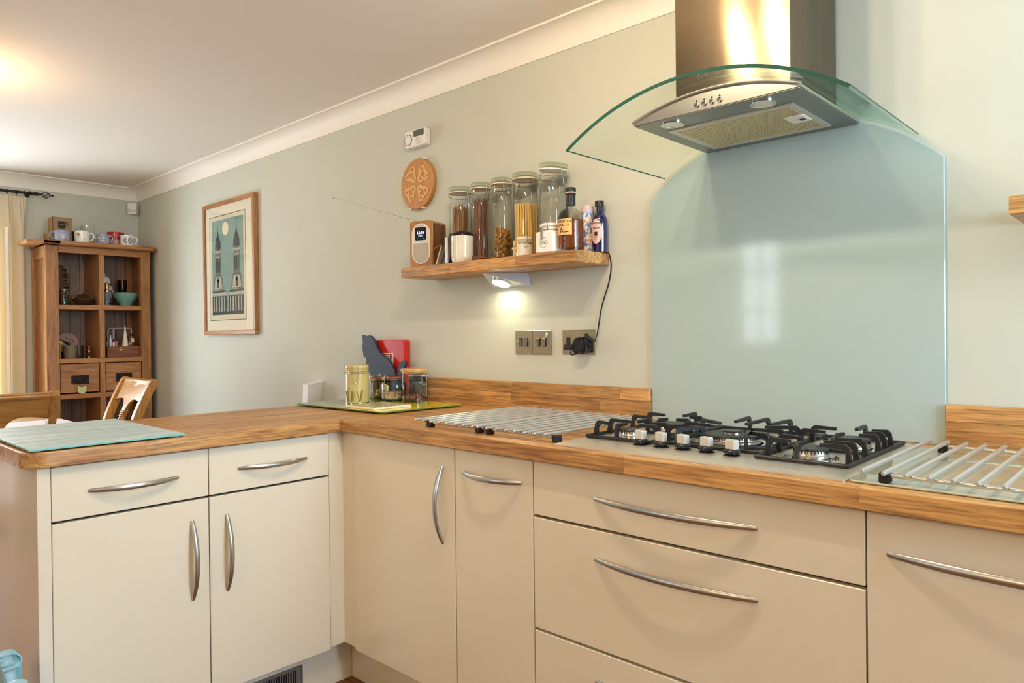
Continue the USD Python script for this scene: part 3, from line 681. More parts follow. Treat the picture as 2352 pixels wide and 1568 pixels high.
TILEM = raw('coaster_top', {'t': ('texture_coordinate', {}), 'n': ('voronoi_texture', {'scale': 62.0, 'feature': 'distance_to_edge'}), 'c': ('rgb_ramp', {'ramp': [(.0, s(120, 118, 70)), (.12, s(176, 160, 110)), (.3, s(240, 226, 190)), (1, s(244, 232, 204))]}), 'p': ('principled_bsdf', {'roughness': .25})},
    [('t.object', 'n.vector'), ('n.distance', 'c.fac'), ('c.color', 'p.base_color')], 'p.BSDF')
t = thing('trivet_tile', 'cream floral ceramic tile lying at the front of the glass mat', 'tile', (-.14, -.345, MZ))
part('tile_body', rbox(-.232, -.048, -.437, -.262, MZ, MZ + .0075, .01), plain('tile_cream', s(240, 226, 196), .25), t, world=True)
part('tile_print', extr(rrect(-.222, -.058, -.427, -.272, .02), MZ + .0075, MZ + .0079, 'xy'), TILEM, t, world=True, label='floral printed face')

def clip_jar(cx, cy, z0, r, H, label, ang, gasket, bulge=1.0, neck=.84, group=None, glass=None, lidtilt=0.0, name='clip_jar'):
    """Glass clip-top preserving jar: body with thickness, rubber gasket, lid and clamp."""
    t = thing(name, label, 'jar', (cx, cy, z0), group=group)
    prof_ = [(r * .88, .0), (r * .98, .006), (r * bulge, H * .12), (r * bulge, H * .62), (r * .96, H * .72), (r * neck, H * .785), (r * neck, H * .795), (r * (neck + .05), H * .80), (r * (neck + .05), H * .808), (r * neck, H * .813), (r * neck, H * .84), (r * .97, H * .85), (r * .97, H * .875), (r * .9, H * .88)]
    th = .0028
    inner = [(a - th, max(b_, .005)) for a, b_ in prof_][::-1]; inner[-1] = (r * .8, .006)
    outer = [(a, z0 + b_) for a, b_ in prof_]; inn = [(a, z0 + b_) for a, b_ in inner]
    part('body', lathe([(0, z0)] + outer + inn + [(0, z0 + .006)], (cx, cy, 0), 48), glass or GLASS, t, world=True)
    Lz = z0 + H * .885
    lid = lathe([(r * .9, Lz + .004), (r * .98, Lz + .006), (r * .98, Lz + H * .035 + .006), (r * .9, Lz + H * .06 + .005), (r * .6, Lz + H * .065 + .005), (0, Lz + H * .062 + .005), (0, Lz + H * .03 + .005), (r * .85, Lz + H * .02 + .005)], (cx, cy, 0), 48)
    gk = lathe([(r * .90, Lz - .0005), (r * 1.0, Lz), (r * 1.0, Lz + .0042), (r * .90, Lz + .0046)], (cx, cy, 0), 48)
    if lidtilt:
        ab = (cx + r * math.cos(ang), cy + r * math.sin(ang), Lz)
        lid = mv(lid, (0, 0, .006), ry=lidtilt, about=ab); gk = mv(gk, (0, 0, .006), ry=lidtilt, about=ab)
    part('lid', lid, LIDG, t, world=True)
    part('gasket', gk, gasket, t, world=True)
    clamp(t, cx, cy, r * .98, z0 + H * .845, Lz + .012, ang, .028, SATIN)
    part('hinge', [wire([(cx + (r * .98 + d) * math.cos(ang + PI), cy + (r * .98 + d) * math.sin(ang + PI) + o, z) for d, o, z in ((.001, -.008, z0 + H * .845), (.009, -.008, z0 + H * .87), (.008, -.006, Lz + .014), (-.004, 0, Lz + .016), (.008, .006, Lz + .014), (.009, .008, z0 + H * .87), (.001, .008, z0 + H * .845))], .0013)], SATIN, t, world=True, label='steel wire hinge')
    return t
ORANGE = plain('orange_gasket', s(204, 92, 34), .5)
CREAMG = plain('cream_gasket', s(226, 208, 180), .5)
def pile(name, cx, cy, z0, r, h, n, make, mat, label, cat, seed):
    q = random.Random(seed); ms = []
    for k in range(n):
        a, d = q.uniform(0, 2 * PI), r * math.sqrt(q.uniform(0, 1))
        ms.append(mv(make(q), (cx + d * math.cos(a), cy + d * math.sin(a), z0 + q.uniform(0, 1) ** 1.1 * h), rz=q.uniform(0, 6.3), ry=q.uniform(-1, 1), rx=q.uniform(-1, 1)))
    single(name, ms, mat, label, cat, kind='stuff')
clip_jar(-.403, -.142, MZ, .045, .098, 'small clip jar with an orange seal holding whole nuts', -.55, ORANGE)
pile('nuts', -.403, -.142, MZ + .0165, .022, .018, 30, lambda q: ball((0, 0, 0), .0085, 1, (1, .85, 1.15)), plain('nut_skin', s(186, 150, 90), .45), 'tan whole nuts in the bottom of the small clip jar', 'nuts', 2)
clip_jar(-.297, -.158, MZ, .050, .105, 'round clip jar of rolled oats with a paper label inside', 1.9, ORANGE, bulge=1.06)
OATS = raw('oat_grain', {'t': ('texture_coordinate', {}), 'n': ('voronoi_texture', {'scale': 230.0}), 'c': ('rgb_ramp', {'ramp': [(.1, s(224, 200, 158)), (.5, s(196, 164, 118)), (.8, s(130, 98, 62))]}), 'b': ('bump', {'strength': .8, 'distance': .003}), 'p': ('principled_bsdf', {'roughness': .7})},
    [('t.object', 'n.vector'), ('n.distance', 'c.fac'), ('n.distance', 'b.height'), ('c.color', 'p.base_color'), ('b.normal', 'p.normal')], 'p.BSDF')
single('oats', lathe([(.040, MZ + .0065), (.0485, MZ + .013), (.0492, MZ + .034), (.045, MZ + .0375), (.02, MZ + .0385)], (-.297, -.158, 0), 40), OATS, 'rolled oats filling the lower part of the round clip jar', 'oats', kind='stuff')
t = thing('jar_label', 'handwritten cream paper slip standing in the jar of oats', 'label', (-.312, -.188, MZ + .03))
part('paper', mv(box(-.023, .023, -.0003, .0003, -.013, .013, 0), (-.314, -.189, MZ + .056), ry=.32, rz=.1), plain('label_paper', s(214, 204, 160), .8), t, world=True)
part('ink', [mv(box(-.015, .012, -.0007, -.0002, dz - .0006, dz + .0006, 0), (-.314, -.189, MZ + .056), ry=.32, rz=.1) for dz in (-.006, 0, .006)], plain('ink', s(70, 66, 60), .8), t, world=True, label='dark ink lines')
cx, cy, r = -.186, -.142, .051
t = thing('storage_jar', 'straight glass jar with a bamboo lid and brown beans at the bottom', 'jar', (cx, cy, MZ))
part('body', lathe([(0, MZ), (r * .96, MZ), (r, MZ + .004), (r, MZ + .122), (r - .0025, MZ + .122), (r - .0025, MZ + .007), (0, MZ + .007)], (cx, cy, 0), 48), GLASS, t, world=True)
part('lid', lathe([(r * .93, MZ + .116), (r * .94, MZ + .1222), (r * 1.04, MZ + .1224), (r * 1.05, MZ + .126), (r * 1.05, MZ + .132), (r * 1.02, MZ + .134)], (cx, cy, 0), 48), wood('bamboo', 'x', s(226, 176, 106), s(196, 140, 74), grain=30, pores=.15), t, world=True)
pile('beans', cx, cy, MZ + .0165, .036, .010, 70, lambda q: ball((0, 0, 0), .0062, 1, (1.35, .9, .8)), plain('bean_skin', s(104, 50, 26), .22), 'glossy brown beans in the bamboo-lidded jar', 'beans', 3)
clip_jar(-.255, -.064, MZ, .040, .112, 'clip jar half hidden behind the bamboo-lidded jar, clamp facing right', -.12, plain('pale_gasket', s(238, 230, 214), .5))
single('flour', lathe([(.030, MZ + .0065), (.0355, MZ + .012), (.0355, MZ + .07), (.026, MZ + .074)], (-.255, -.064, 0), 36), plain('flour_white', s(236, 230, 216), .9), 'white powder inside the half-hidden clip jar', 'flour', kind='stuff')
t = thing('storage_jar', 'short jar with a pale lid tucked behind the mustard tin', 'jar', (-.468, -.118, MZ))
part('body', lathe([(.028, MZ), (.031, MZ + .004), (.031, MZ + .075), (.029, MZ + .078)], (-.468, -.118, 0), 36), plain('olive_jar', s(138, 122, 34), .12), t, world=True)
part('lid', lathe([(.033, MZ + .078), (.034, MZ + .08), (.034, MZ + .092), (.032, MZ + .094)], (-.468, -.118, 0), 36), plain('pale_lid', s(206, 200, 184), .35), t, world=True)

# cat silhouette and red tin against the wall
CY = -.052
def cpx(x, z): return (-.657 + (x - 92) * .000334, max(.9106, 1.190 - (z - 88) * .000212))
cat = [(92, 88), (172, 122), (235, 98), (290, 115), (335, 160), (358, 215), (405, 345), (480, 455), (580, 545), (670, 610), (740, 720), (790, 830), (820, 905), (855, 980), (868, 900), (862, 800), (885, 710), (935, 640), (985, 610), (1025, 635), (1030, 670), (985, 760), (940, 850), (915, 980), (900, 1410), (330, 1410), (300, 980), (250, 880), (200, 780), (180, 680), (182, 570), (140, 560), (118, 530), (116, 470), (100, 400), (98, 320), (112, 245), (100, 170)]
cp = Polygon([cpx(*p) for p in cat]).buffer(-.002).buffer(.002, quad_segs=4)
single('cat_ornament', extr(cp, CY - .006, CY + .006, 'xz'), plain('navy_paint', s(44, 54, 68), .6), 'flat navy cut-out of a seated cat leaning behind the jars', 'ornament')
RED = plain('red_tin', s(196, 34, 28), .25, specular_ior_level=.6)
t = thing('tin_box', 'flat red tin with a white printed label standing behind the navy cat', 'tin', (-.49, -.022, .91))
part('body', rbox(-.594, -.384, -.036, -.0015, .9102, 1.167, .013, 'y'), RED, t, world=True)
part('label_plate', box(-.575, -.457, -.0366, -.0359, .985, 1.1095, 0), plain('label_white', s(226, 214, 200), .5), t, world=True)
lb = part('lettering_block', [box(-.571, -.4905, -.0370, -.0365, 1.0735, 1.1055, 0), box(-.571, -.4625, -.0370, -.0365, 1.034, 1.0705, 0)], plain('label_red', s(150, 22, 20), .5), t, world=True)
part('lettering', [text('URE', .021, .0004, (-.5155, -.0370, 1.0900), '-y', True, squeeze=.9), text('T', .021, .0004, (-.472, -.0370, 1.0560), '-y', True)], plain('letter_white', s(236, 222, 210), .5), lb, world=True, label='white capitals')
part('crest', [box(-.481, -.467, -.0371, -.0365, 1.082, 1.1045, 0)], plain('crest_red', s(150, 60, 60), .5), t, world=True)
# wall-mounted white piece beyond the peninsula
single('wall_bracket', hull([(-1.165, -.07, .70), (-1.12, -.07, .70), (-1.165, -.0005, .70), (-1.12, -.0005, .70), (-1.118, -.085, .948), (-1.073, -.085, .948), (-1.118, -.0005, .962), (-1.073, -.0005, .962)]), WHITE, 'white slanted plastic bracket on the wall beyond the peninsula', 'bracket')
# ------------------------------------------------------------------ fittings on the back wall
SX0, SX1, SY, SZ0, SZ1 = -.2075, .6690, -.183, 1.4125, 1.4525
t = thing('floating_shelf', 'thick oak floating shelf carrying the pasta jars and bottles', 'shelf', ((SX0 + SX1) / 2, SY / 2, SZ0))
staves(t, 'stave', slab([(SX0, SY), (SX1, SY), (SX1, -.0006), (SX0, -.0006)], SZ0, SZ1, .003, .003), (SX0, SY), (SX1, -.0006), 'x', .0455, .2, .4, OAK_X, 21)
t = thing('floating_shelf', 'end of an oak floating shelf at the right edge of the picture', 'shelf', (2.2, -.1, 1.42))
staves(t, 'stave', slab([(1.802, -.19), (2.6, -.19), (2.6, -.0006), (1.802, -.0006)], 1.4215, 1.4615, .003, .003), (1.802, -.19), (2.6, -.0006), 'x', .0455, .3, .6, OAK_X, 22)

t = thing('shelf_light', 'triangular steel lamp glowing under the floating shelf', 'lamp', (.22, -.06, 1.361))
A_, Bl, Br, Cl, Cr = (.200, -.135, 1.412), (.118, -.001, 1.412), (.306, -.001, 1.412), (.122, -.001, 1.362), (.322, -.001, 1.362)
part('housing', hull([A_, Bl, Br, Cl, Cr]), plain('lamp_housing', s(212, 217, 226), .3, .25), t, world=True, smooth=10)
nrm = np.cross(np.array(Cr) - np.array(A_), np.array(Cl) - np.array(A_)); nrm /= np.linalg.norm(nrm)
if nrm[2] > 0: nrm = -nrm
lc = (np.array(A_) * .36 + np.array(Cl) * .32 + np.array(Cr) * .32)
part('bezel', [cyl(lc - nrm * .004, lc + nrm * .006, .037, n=40)], CHROME, t, world=True)
part('diffuser', [cyl(lc + nrm * .005, lc + nrm * .0085, .032, n=40)], glow('shelf_lamp_glow', (1.0, .97, .80), 9.0), t, world=True)
disk_light(t.path + '/shelf_bulb', lc + nrm * .011 - t.loc, nrm, .03, (1.0, .96, .62), LAMP['shelf'], 84)

NICK = plain('aged_nickel', s(186, 170, 142), .32, .9, var=.08, vscale=60)
NICK2 = plain('rocker_metal', s(150, 142, 130), .3, .9)
def plate(t, x0, x1, z0, z1): return part('face_plate', hull([(x, y, z) for i, y in ((0, -.0008), (0, -.0032), (.0022, -.0052)) for x in (x0 + i, x1 - i) for z in (z0 + i, z1 - i)]), NICK, t, world=True)
def screw(t, x, z): part('screw', mv(lathe([(.0034, 0), (.0028, .0008), (.001, .0009)], n=14), (x, -.0052, z), rx=PI / 2), CHROME, t, world=True)
for i, (x0, x1) in enumerate(((.2408, .3264), (.3274, .4155))):
    t = thing('light_switch', ('worn metal double-rocker switch plate, left one of the joined pair', 'worn metal double-rocker switch plate with a sticker hook, right one of the pair')[i], 'switch', ((x0 + x1) / 2, 0, 1.112))
    plate(t, x0, x1, 1.1123, 1.1996); c = (x0 + x1) / 2
    for dx in (-.0145, .0135):
        f = part('rocker_frame', rbox(c + dx - .0085, c + dx + .0085, -.0066, -.0050, 1.1405, 1.1725, .002, 'y', 3, .0004), BLACK, t, world=True)
        part('rocker', mv(rbox(c + dx - .0068, c + dx + .0068, -.0100, -.0060, 1.1425, 1.1705, .0015, 'y', 3, .001), rx=.09 if dx < 0 else -.09, about=(c, -.008, 1.1565)), NICK2, f, world=True)
    screw(t, c - .031, 1.1565); screw(t, c + .031, 1.1565)
    if i: part('hook', [ball((x1 - .017, -.0085, 1.186), .0062, 2, (1, .6, 1)), mv(box(-.004, .004, -.011, -.0050, -.010, .004, .002), (x1 - .017, 0, 1.183), ry=.5)], plain('pale_blue_plastic', s(196, 208, 206), .3), t, world=True)
t = thing('wall_socket', 'worn metal double socket plate with the left outlet free', 'socket', (.538, 0, 1.115))
plate(t, .4666, .6095, 1.1148, 1.1988)
def pins(cx): return [rrect(cx - .0033, cx + .0033, 1.1560, 1.1690, .001, 2), rrect(cx - .0145, cx - .0065, 1.1335, 1.1405, .001, 2), rrect(cx + .0065, cx + .0145, 1.1335, 1.1405, .001, 2)]
cxo = .4945
part('outlet', extr(Polygon([(cxo - .019, 1.131), (cxo + .019, 1.131), (cxo + .019, 1.1455), (cxo + .0075, 1.148), (cxo + .0075, 1.172), (cxo - .0075, 1.172), (cxo - .0075, 1.148), (cxo - .019, 1.1455)]).buffer(.0015), -.0062, -.0050, 'xz'), plain('socket_brown', s(40, 34, 26), .4), t, world=True)
part('pin_hole', [extr(p_, -.0065, -.0061, 'xz') for p_ in pins(cxo)], RUBBER, t, world=True)
screw(t, .4745, 1.1568)
t = thing('power_adapter', 'black plug-in power adapter in the right outlet of the wall socket', 'adapter', (.573, -.03, 1.12))
part('body', [rbox(.548, .600, -.046, -.0056, 1.121, 1.172, .010, 'y'), rbox(.552, .596, -.056, -.045, 1.126, 1.167, .012, 'y')], BLACK, t, world=True)
part('earth_pin', box(.5705, .5775, -.012, -.0056, 1.1725, 1.186, .001), BLACK, t, world=True)
part('wound_cord', [wire([(.572 + .030 * math.cos(a + k * .4), -.03 - .020 * math.sin(a) - .004 * k, 1.146 + (.026 + .003 * k) * math.sin(a + k)) for a in np.linspace(0, 2 * PI, 25)[:-1]], .0019, 6, closed=True) for k in range(3)], RUBBER, t, world=True)
cab = [(.640, -.026, 1.4552), (.664, -.022, 1.4562), (.6755, -.018, 1.4535), (.6790, -.012, 1.440), (.6790, -.006, 1.412), (.674, -.004, 1.380), (.664, -.0035, 1.345), (.648, -.0035, 1.305), (.634, -.004, 1.262), (.626, -.006, 1.215), (.622, -.012, 1.180), (.616, -.025, 1.152), (.606, -.032, 1.142)]
from scipy.interpolate import CubicSpline
def spline(p, n): p = np.array(p); u = np.r_[0, np.cumsum(np.linalg.norm(np.diff(p, axis=0), axis=1))]; return CubicSpline(u, p)(np.linspace(0, u[-1], n))
single('power_cable', tube(spline(cab, 60), .0022, 7), RUBBER, 'thin black cable hanging from the shelf end down to the adapter', 'cable')

# alarm box, carved disc, print, sensor
t = thing('carbon_monoxide_alarm', 'white alarm box with a grey display high on the wall', 'alarm', (-.30, -.02, 1.98))
part('body', mv(rbox(-.0665, .0665, -.034, -.0006, -.0365, .0365, .012, 'y', 5, .004), (-.299, 0, 2.0155)), WHITE, t, world=True)
part('speaker_button', [mv(lathe([(.0215, 0), (.0205, .0022), (.014, .003)], n=32), (-.3385, -.034, 2.0125), rx=PI / 2)], WHITE, t, world=True)
part('button_ring', torus((-.3385, -.0345, 2.0125), .0228, .0016, (0, 1, 0)), plain('ring_grey', s(120, 118, 112), .4), t, world=True)
part('display', rbox(-.304, -.2375, -.0348, -.0335, 2.0200, 2.0460, .003, 'y', 3, .0003), plain('lcd_grey', s(92, 100, 88), .12), t, world=True)
part('print', [box(-.290, -.250, -.0346, -.0339, z - .0007, z + .0007, 0) for z in (2.012, 2.004, 1.996, 1.989)], plain('print_grey', s(150, 146, 140), .6), t, world=True, label='grey printed lines')

KX, KZ, KR = -.3045, 1.826, .1075
t = thing('carved_disc', 'round wooden wall plaque carved with a Celtic knot', 'plaque', (KX, -.01, KZ - KR))
part('disc', mv(lathe([(KR - .002, 0), (KR, .002), (KR, .014), (KR - .003, .017)], n=72), (KX, -.0008, KZ), rx=PI / 2), wood('plaque_oak', 'z', s(214, 150, 78), s(186, 120, 54), grain=40, pores=.15), t, world=True)
def knot_pts(rot):
    R_, pts2 = .0345, []
    cs = [np.array([math.cos(a), math.sin(a)]) * R_ / math.sqrt(3) for a in (PI / 2, PI / 2 + 2 * PI / 3, PI / 2 + 4 * PI / 3)]
    tips = [-c / np.linalg.norm(c) * 1.155 * R_ for c in cs]              # tip k lies opposite centre k
    for i, (p_, q_) in enumerate(((1, 2), (0, 1), (2, 0))):
        ci = cs[{(1, 2): 0, (0, 1): 2, (2, 0): 1}[(p_, q_)]]
        a, b_ = tips[p_] - ci, tips[q_] - ci; t0, t1 = math.atan2(a[1], a[0]), math.atan2(b_[1], b_[0])
        ccw = (t1 - t0) % (2 * PI); span = ccw if abs(ccw) < PI else ccw - 2 * PI
        mid = ci + R_ * np.array([math.cos(t0 + span / 2), math.sin(t0 + span / 2)])
        if np.linalg.norm(mid) > .8 * R_: span = span - 2 * PI * np.sign(span)
        pts2 += [ci + R_ * np.array([math.cos(t0 + span * k / 20), math.sin(t0 + span * k / 20)]) for k in range(20)]
    out = []
    for k, (x, z) in enumerate(pts2):
        x, z = x, z + .0535; c, s_ = math.cos(rot), math.sin(rot)
        out.append((KX + c * x - s_ * z, -.0186 - .0008 * math.cos(2 * PI * k / 20 * 1.5), KZ + s_ * x + c * z))
    return out
for k in range(4):
    part('knot_band', tube(knot_pts(.70 + k * PI / 2), .0040, 6, closed=True, flat=((0, 1, 0), .4)), plain('carved_wood', s(222, 176, 112), .55), t, world=True, label='paler carved knot band')
part('hanger', [box(KX + .040, KX + .052, -.021, -.0006, KZ + .098, KZ + .106, .001), box(KX - .052, KX - .042, -.020, -.001, KZ - .104, KZ - .096, .001), box(KX + .03, KX + .04, -.020, -.001, KZ - .108, KZ - .100, .001)], WHITE, t, world=True)

# framed print (leans very slightly: its left side sits lower at the top)
FL, FR_, FB, FT = -2.362, -1.712, 1.2005, 1.9925
t = thing('framed_print', 'oak-framed print of two domed towers under a moon', 'picture', ((FL + FR_) / 2, -.015, FB))
FW = .024
for a_, q in (('x', (FL, FR_, FT - FW, FT)), ('x', (FL, FR_, FB, FB + FW)), ('z', (FL, FL + FW, FB + FW, FT - FW)), ('z', (FR_ - FW, FR_, FB + FW, FT - FW))):
    part('frame_rail', box(q[0], q[1], -.028, -.0008, q[2], q[3], .002), CASE_X if a_ == 'x' else CASE_Z, t, world=True)
part('mount', box(FL + FW, FR_ - FW, -.018, -.004, FB + FW, FT - FW, 0), plain('mount_cream', s(232, 222, 198), .8), t, world=True)
part('mount_edge', box(-2.288, -1.828, -.0183, -.0179, 1.286, 1.912, 0), plain('mount_line', s(70, 76, 66), .8), t, world=True, label='dark bevel line of the mount')
pr_ = part('print_paper', box(-2.284, -1.832, -.0186, -.0182, 1.290, 1.908, 0), plain('print_paper', s(220, 206, 178), .8), t, world=True)
A0, A1, B0, B1 = -2.256, -1.854, 1.3185, 1.885
part('sky_field', box(A0, A1, -.0189, -.0185, B0, B1, 0), plain('print_teal', s(128, 154, 142), .7, var=.08, vscale=14), pr_, world=True, label='teal printed sky')
part('moon', extr(Point(-2.076, 1.828).buffer(.040), -.0192, -.0188, 'xz'), plain('print_moon', s(232, 218, 188), .7), pr_, world=True)
dk, md, lt_ = [], [], []
R4 = lambda x0, x1, z0, z1: shapely.box(x0, z0, x1, z1)
for cx_, hw in ((-2.176, .052), (-1.938, .056)):
    lo_, hi_ = (A0, cx_ + .115) if cx_ < -2 else (cx_ - .105, A1)
    dk += [R4(cx_ - .0022, cx_ + .0022, 1.80, 1.862), Polygon([(cx_ - .012, 1.79), (cx_ + .012, 1.79), (cx_ + .004, 1.822), (cx_ - .004, 1.822)]),
           Polygon([(cx_ - hw * .72, 1.715), (cx_ + hw * .72, 1.715), (cx_ + hw * .66, 1.75), (cx_ + hw * .42, 1.782), (cx_, 1.797), (cx_ - hw * .42, 1.782), (cx_ - hw * .66, 1.75)])]
    md += [R4(cx_ - hw * .72, cx_ + hw * .72, 1.555, 1.715), Polygon([(cx_ - hw * 1.35, 1.46), (cx_ + hw * 1.35, 1.46), (cx_ + hw * .9, 1.556), (cx_ - hw * .9, 1.556)]), R4(lo_, hi_, 1.425, 1.46)]
    dk += [R4(max(lo_, cx_ - hw * 1.55), min(hi_, cx_ + hw * 1.55), 1.452, 1.463), R4(lo_, hi_, 1.33, 1.427)]
    lt_ += [R4(cx_ - hw * .82, cx_ + hw * .82, 1.690, 1.702), R4(cx_ - hw * .5, cx_ + hw * .5, 1.662, 1.670), Polygon([(cx_ - hw, 1.47), (cx_ + hw, 1.47), (cx_ + hw * .72, 1.545), (cx_ - hw * .72, 1.545)]), R4(cx_ - hw * 1.1, cx_ + hw * 1.1, 1.466, 1.473), R4(lo_, hi_, 1.432, 1.452)]
    for k in range(7):
        xk = lo_ + .016 + k * .0345
        if xk + .016 < hi_: lt_.append(R4(xk, xk + .013, 1.338, 1.424))
part('dark_shapes', [extr(q, -.0192, -.0188, 'xz') for q in dk], plain('print_dark', s(44, 54, 50), .7), pr_, world=True, label='dark printed domes and porticoes')
part('grey_shapes', [extr(q, -.0191, -.0187, 'xz') for q in md], plain('print_grey_tower', s(104, 106, 94), .7, var=.25, vscale=60), pr_, world=True, label='grey printed tower walls')
part('pale_shapes', [extr(q, -.0195, -.0191, 'xz') for q in lt_], plain('print_pale', s(178, 170, 148), .7, var=.15, vscale=50), pr_, world=True, label='pale printed columns and ledges')
dk2 = []
for cx_ in (-2.176, -1.938):
    for k in (-1, 0, 1): dk2.append(R4(cx_ + k * .020 - .0048, cx_ + k * .020 + .0048, 1.575, 1.655))
    dk2 += [R4(cx_ - .012, cx_ + .012, 1.480, 1.528), Point(cx_, 1.528).buffer(.012), Point(cx_, 1.717).buffer(.011)]
dk2 += [R4(A0, A1, 1.3185, 1.332)]
part('openings', [extr(q, -.0198, -.0194, 'xz') for q in dk2], plain('print_dark', s(44, 54, 50), .7), pr_, world=True, label='dark printed windows')
part('picture_glass', box(FL + FW - .001, FR_ - FW + .001, -.0245, -.0235, FB + FW - .001, FT - FW + .001, 0), GLASS, t, world=True)

t = thing('motion_sensor', 'small white motion sensor in the corner below the coving', 'sensor', (-3.45, -.05, 2.07))
part('body', hull([(x, y, z) for x, y in ((-3.498, -.012), (-3.47, -.004), (-3.425, -.038), (-3.455, -.085)) for z in (2.076, 2.150)] + [(-3.432, -.056, 2.072), (-3.440, -.060, 2.154)]), WHITE, t, world=True)
part('lens', hull([(-3.4255, -.040, 2.112), (-3.452, -.083, 2.112), (-3.423, -.043, 2.085), (-3.449, -.084, 2.085), (-3.44, -.05, 2.112), (-3.44, -.05, 2.085)]), plain('sensor_lens', s(214, 206, 198), .2), t, world=True)
# ------------------------------------------------------------------ things on the floating shelf
ZS = SZ1 + .0002
RO = wood('radio_oak', 'z', s(206, 146, 78), s(160, 104, 46), grain=30, pores=.25)
RD = wood('radio_walnut_ply', 'z', s(150, 94, 44), s(96, 54, 20), grain=24)
t = thing('radio', 'small oak table radio with an oval white front and lit clock display', 'radio', (-.1305, -.108, ZS), rotz=.31)
part('cabinet', rbox(-.0525, .0525, -.0505, .0525, 0, .1805, .012, 'y', 5, .002), RO, t)
part('side_veneer', [rbox(.0524, .0530, -.046, .048, .010, .170, .006, 'x', 4, .0002), rbox(-.0530, -.0524, -.046, .048, .010, .170, .006, 'x', 4, .0002)], RD, t, label='darker striped wooden sides')
st = rrect(-.0415, .0415, .012, .171, .0412, 14)
fp = part('front_panel', [extr(st, -.0530, -.0504, 'xz')], plain('radio_white', s(226, 216, 204), .4), t)
part('speaker_grille', extr(rrect(-.035, .035, .016, .118, .034, 12).intersection(shapely.box(-.05, 0, .05, .093)), -.0538, -.0529, 'xz'), plain('radio_cloth', s(186, 176, 160), .9, bump=.4, bscale=900), fp)
part('screen', [rbox(-.0245, .0245, -.0545, -.0529, .105, .155, .003, 'y', 3, .0003)], plain('radio_screen', s(18, 17, 18), .1), fp, label='black glass display')
part('clock_digits', text('13:24', .0088, .0003, (0, -.0546, .1335), '-y', True), glow('radio_digits', (.55, .72, 1.0), 3.5), fp, label='glowing 13:24 clock digits')
part('status_line', [box(-.010, .009, -.0549, -.0545, .1195, .1235, 0)] + [box(x - .0025, x + .0025, -.0549, -.0545, .1095, .1115, 0) for x in (-.014, .012)], glow('radio_status', (.35, .5, 1.0), 1.2), fp, label='small glowing blue status text')
part('lettering', text('PURE', .0075, .0003, (0, -.0531, .1615), '-y', squeeze=1.1), plain('radio_print', s(150, 142, 132), .5), fp, label='grey lettering')
part('power_button', mv(torus((0, 0, 0), .0026, .0006, (0, 1, 0), 16, 6), (0, -.0531, .0995)), plain('radio_print', s(150, 142, 132), .5), fp)
a0 = np.array([-.030, .035, .1800]); ca, sa = math.cos(-.31), math.sin(-.31)
tip = np.array([-.885, -.05, 1.8404]) - np.array([-.1305, -.108, ZS]); tip = np.array([tip[0] * ca - tip[1] * sa, tip[0] * sa + tip[1] * ca, tip[2]])
seg = lambda u, v, r: cyl(a0 + (tip - a0) * u, a0 + (tip - a0) * v, r, n=10)
part('aerial', [seg(0, .34, .0020), seg(.34, .6, .0016), seg(.6, .82, .0012), seg(.82, 1, .0009), ball(tip, .0034, 2)], plain('aerial_steel', s(150, 142, 124), .4, .8), t, label='long telescopic aerial')

t = thing('phone_cradle', 'black wedge-shaped gadget beside the radio with a cream cable and stylus', 'gadget', (-.012, -.10, ZS))
part('body', hull([(-.050, -.148, ZS), (.036, -.148, ZS), (-.046, -.109, ZS), (.036, -.109, ZS), (-.020, -.128, ZS + .060), (.034, -.128, ZS + .070), (.010, -.118, ZS + .122), (.022, -.118, ZS + .122)]), BLACK, t, world=True)
part('cable', wire(spline([(-.050, -.150, ZS + .003), (-.068, -.150, ZS + .012), (-.066, -.150, ZS + .045), (-.045, -.146, ZS + .068), (-.018, -.135, ZS + .080)], 26), .0012), plain('cable_tan', s(170, 132, 88), .5), t, world=True, label='thin tan loop of cable')
part('stylus', tube([(-.022, -.158, ZS + .004), (-.018, -.154, ZS + .030), (-.006, -.146, ZS + .074)], [.0028, .0030, .0028], 8), plain('stylus_cream', s(220, 196, 166), .4), t, world=True, label='cream stick leaning on the gadget')
part('cord', wire([(-.062, -.152, ZS + .006), (-.040, -.150, ZS + .003), (-.020, -.148, ZS + .002)], .0018), plain('cable_tan2', s(196, 160, 118), .5), t, world=True)
single('white_card', mv(box(-.0030, .0030, -.006, .006, 0, .098, .001), (.046, -.168, ZS)), plain('card_white', s(226, 232, 240), .3), 'thin white upright strip between the black gadget and cream canister', 'card')

cx, cy, r = .1005, -.1385, .0425
t = thing('canister', 'cream ceramic canister with a domed black lid', 'canister', (cx, cy, ZS))
part('body', lathe([(r * .82, ZS), (r * .93, ZS + .006), (r * .965, ZS + .03), (r * .965, ZS + .075), (r * 1.0, ZS + .092), (r * 1.02, ZS + .0985), (r * .95, ZS + .0985)], (cx, cy, 0), 52), plain('canister_cream', s(228, 216, 192), .1), t, world=True)
part('lid', lathe([(r * 1.02, ZS + .0988), (r * 1.03, ZS + .103), (r * .96, ZS + .110), (r * .7, ZS + .1165), (r * .3, ZS + .1195)], (cx, cy, 0), 52), plain('lid_black', s(20, 14, 12), .06), t, world=True)

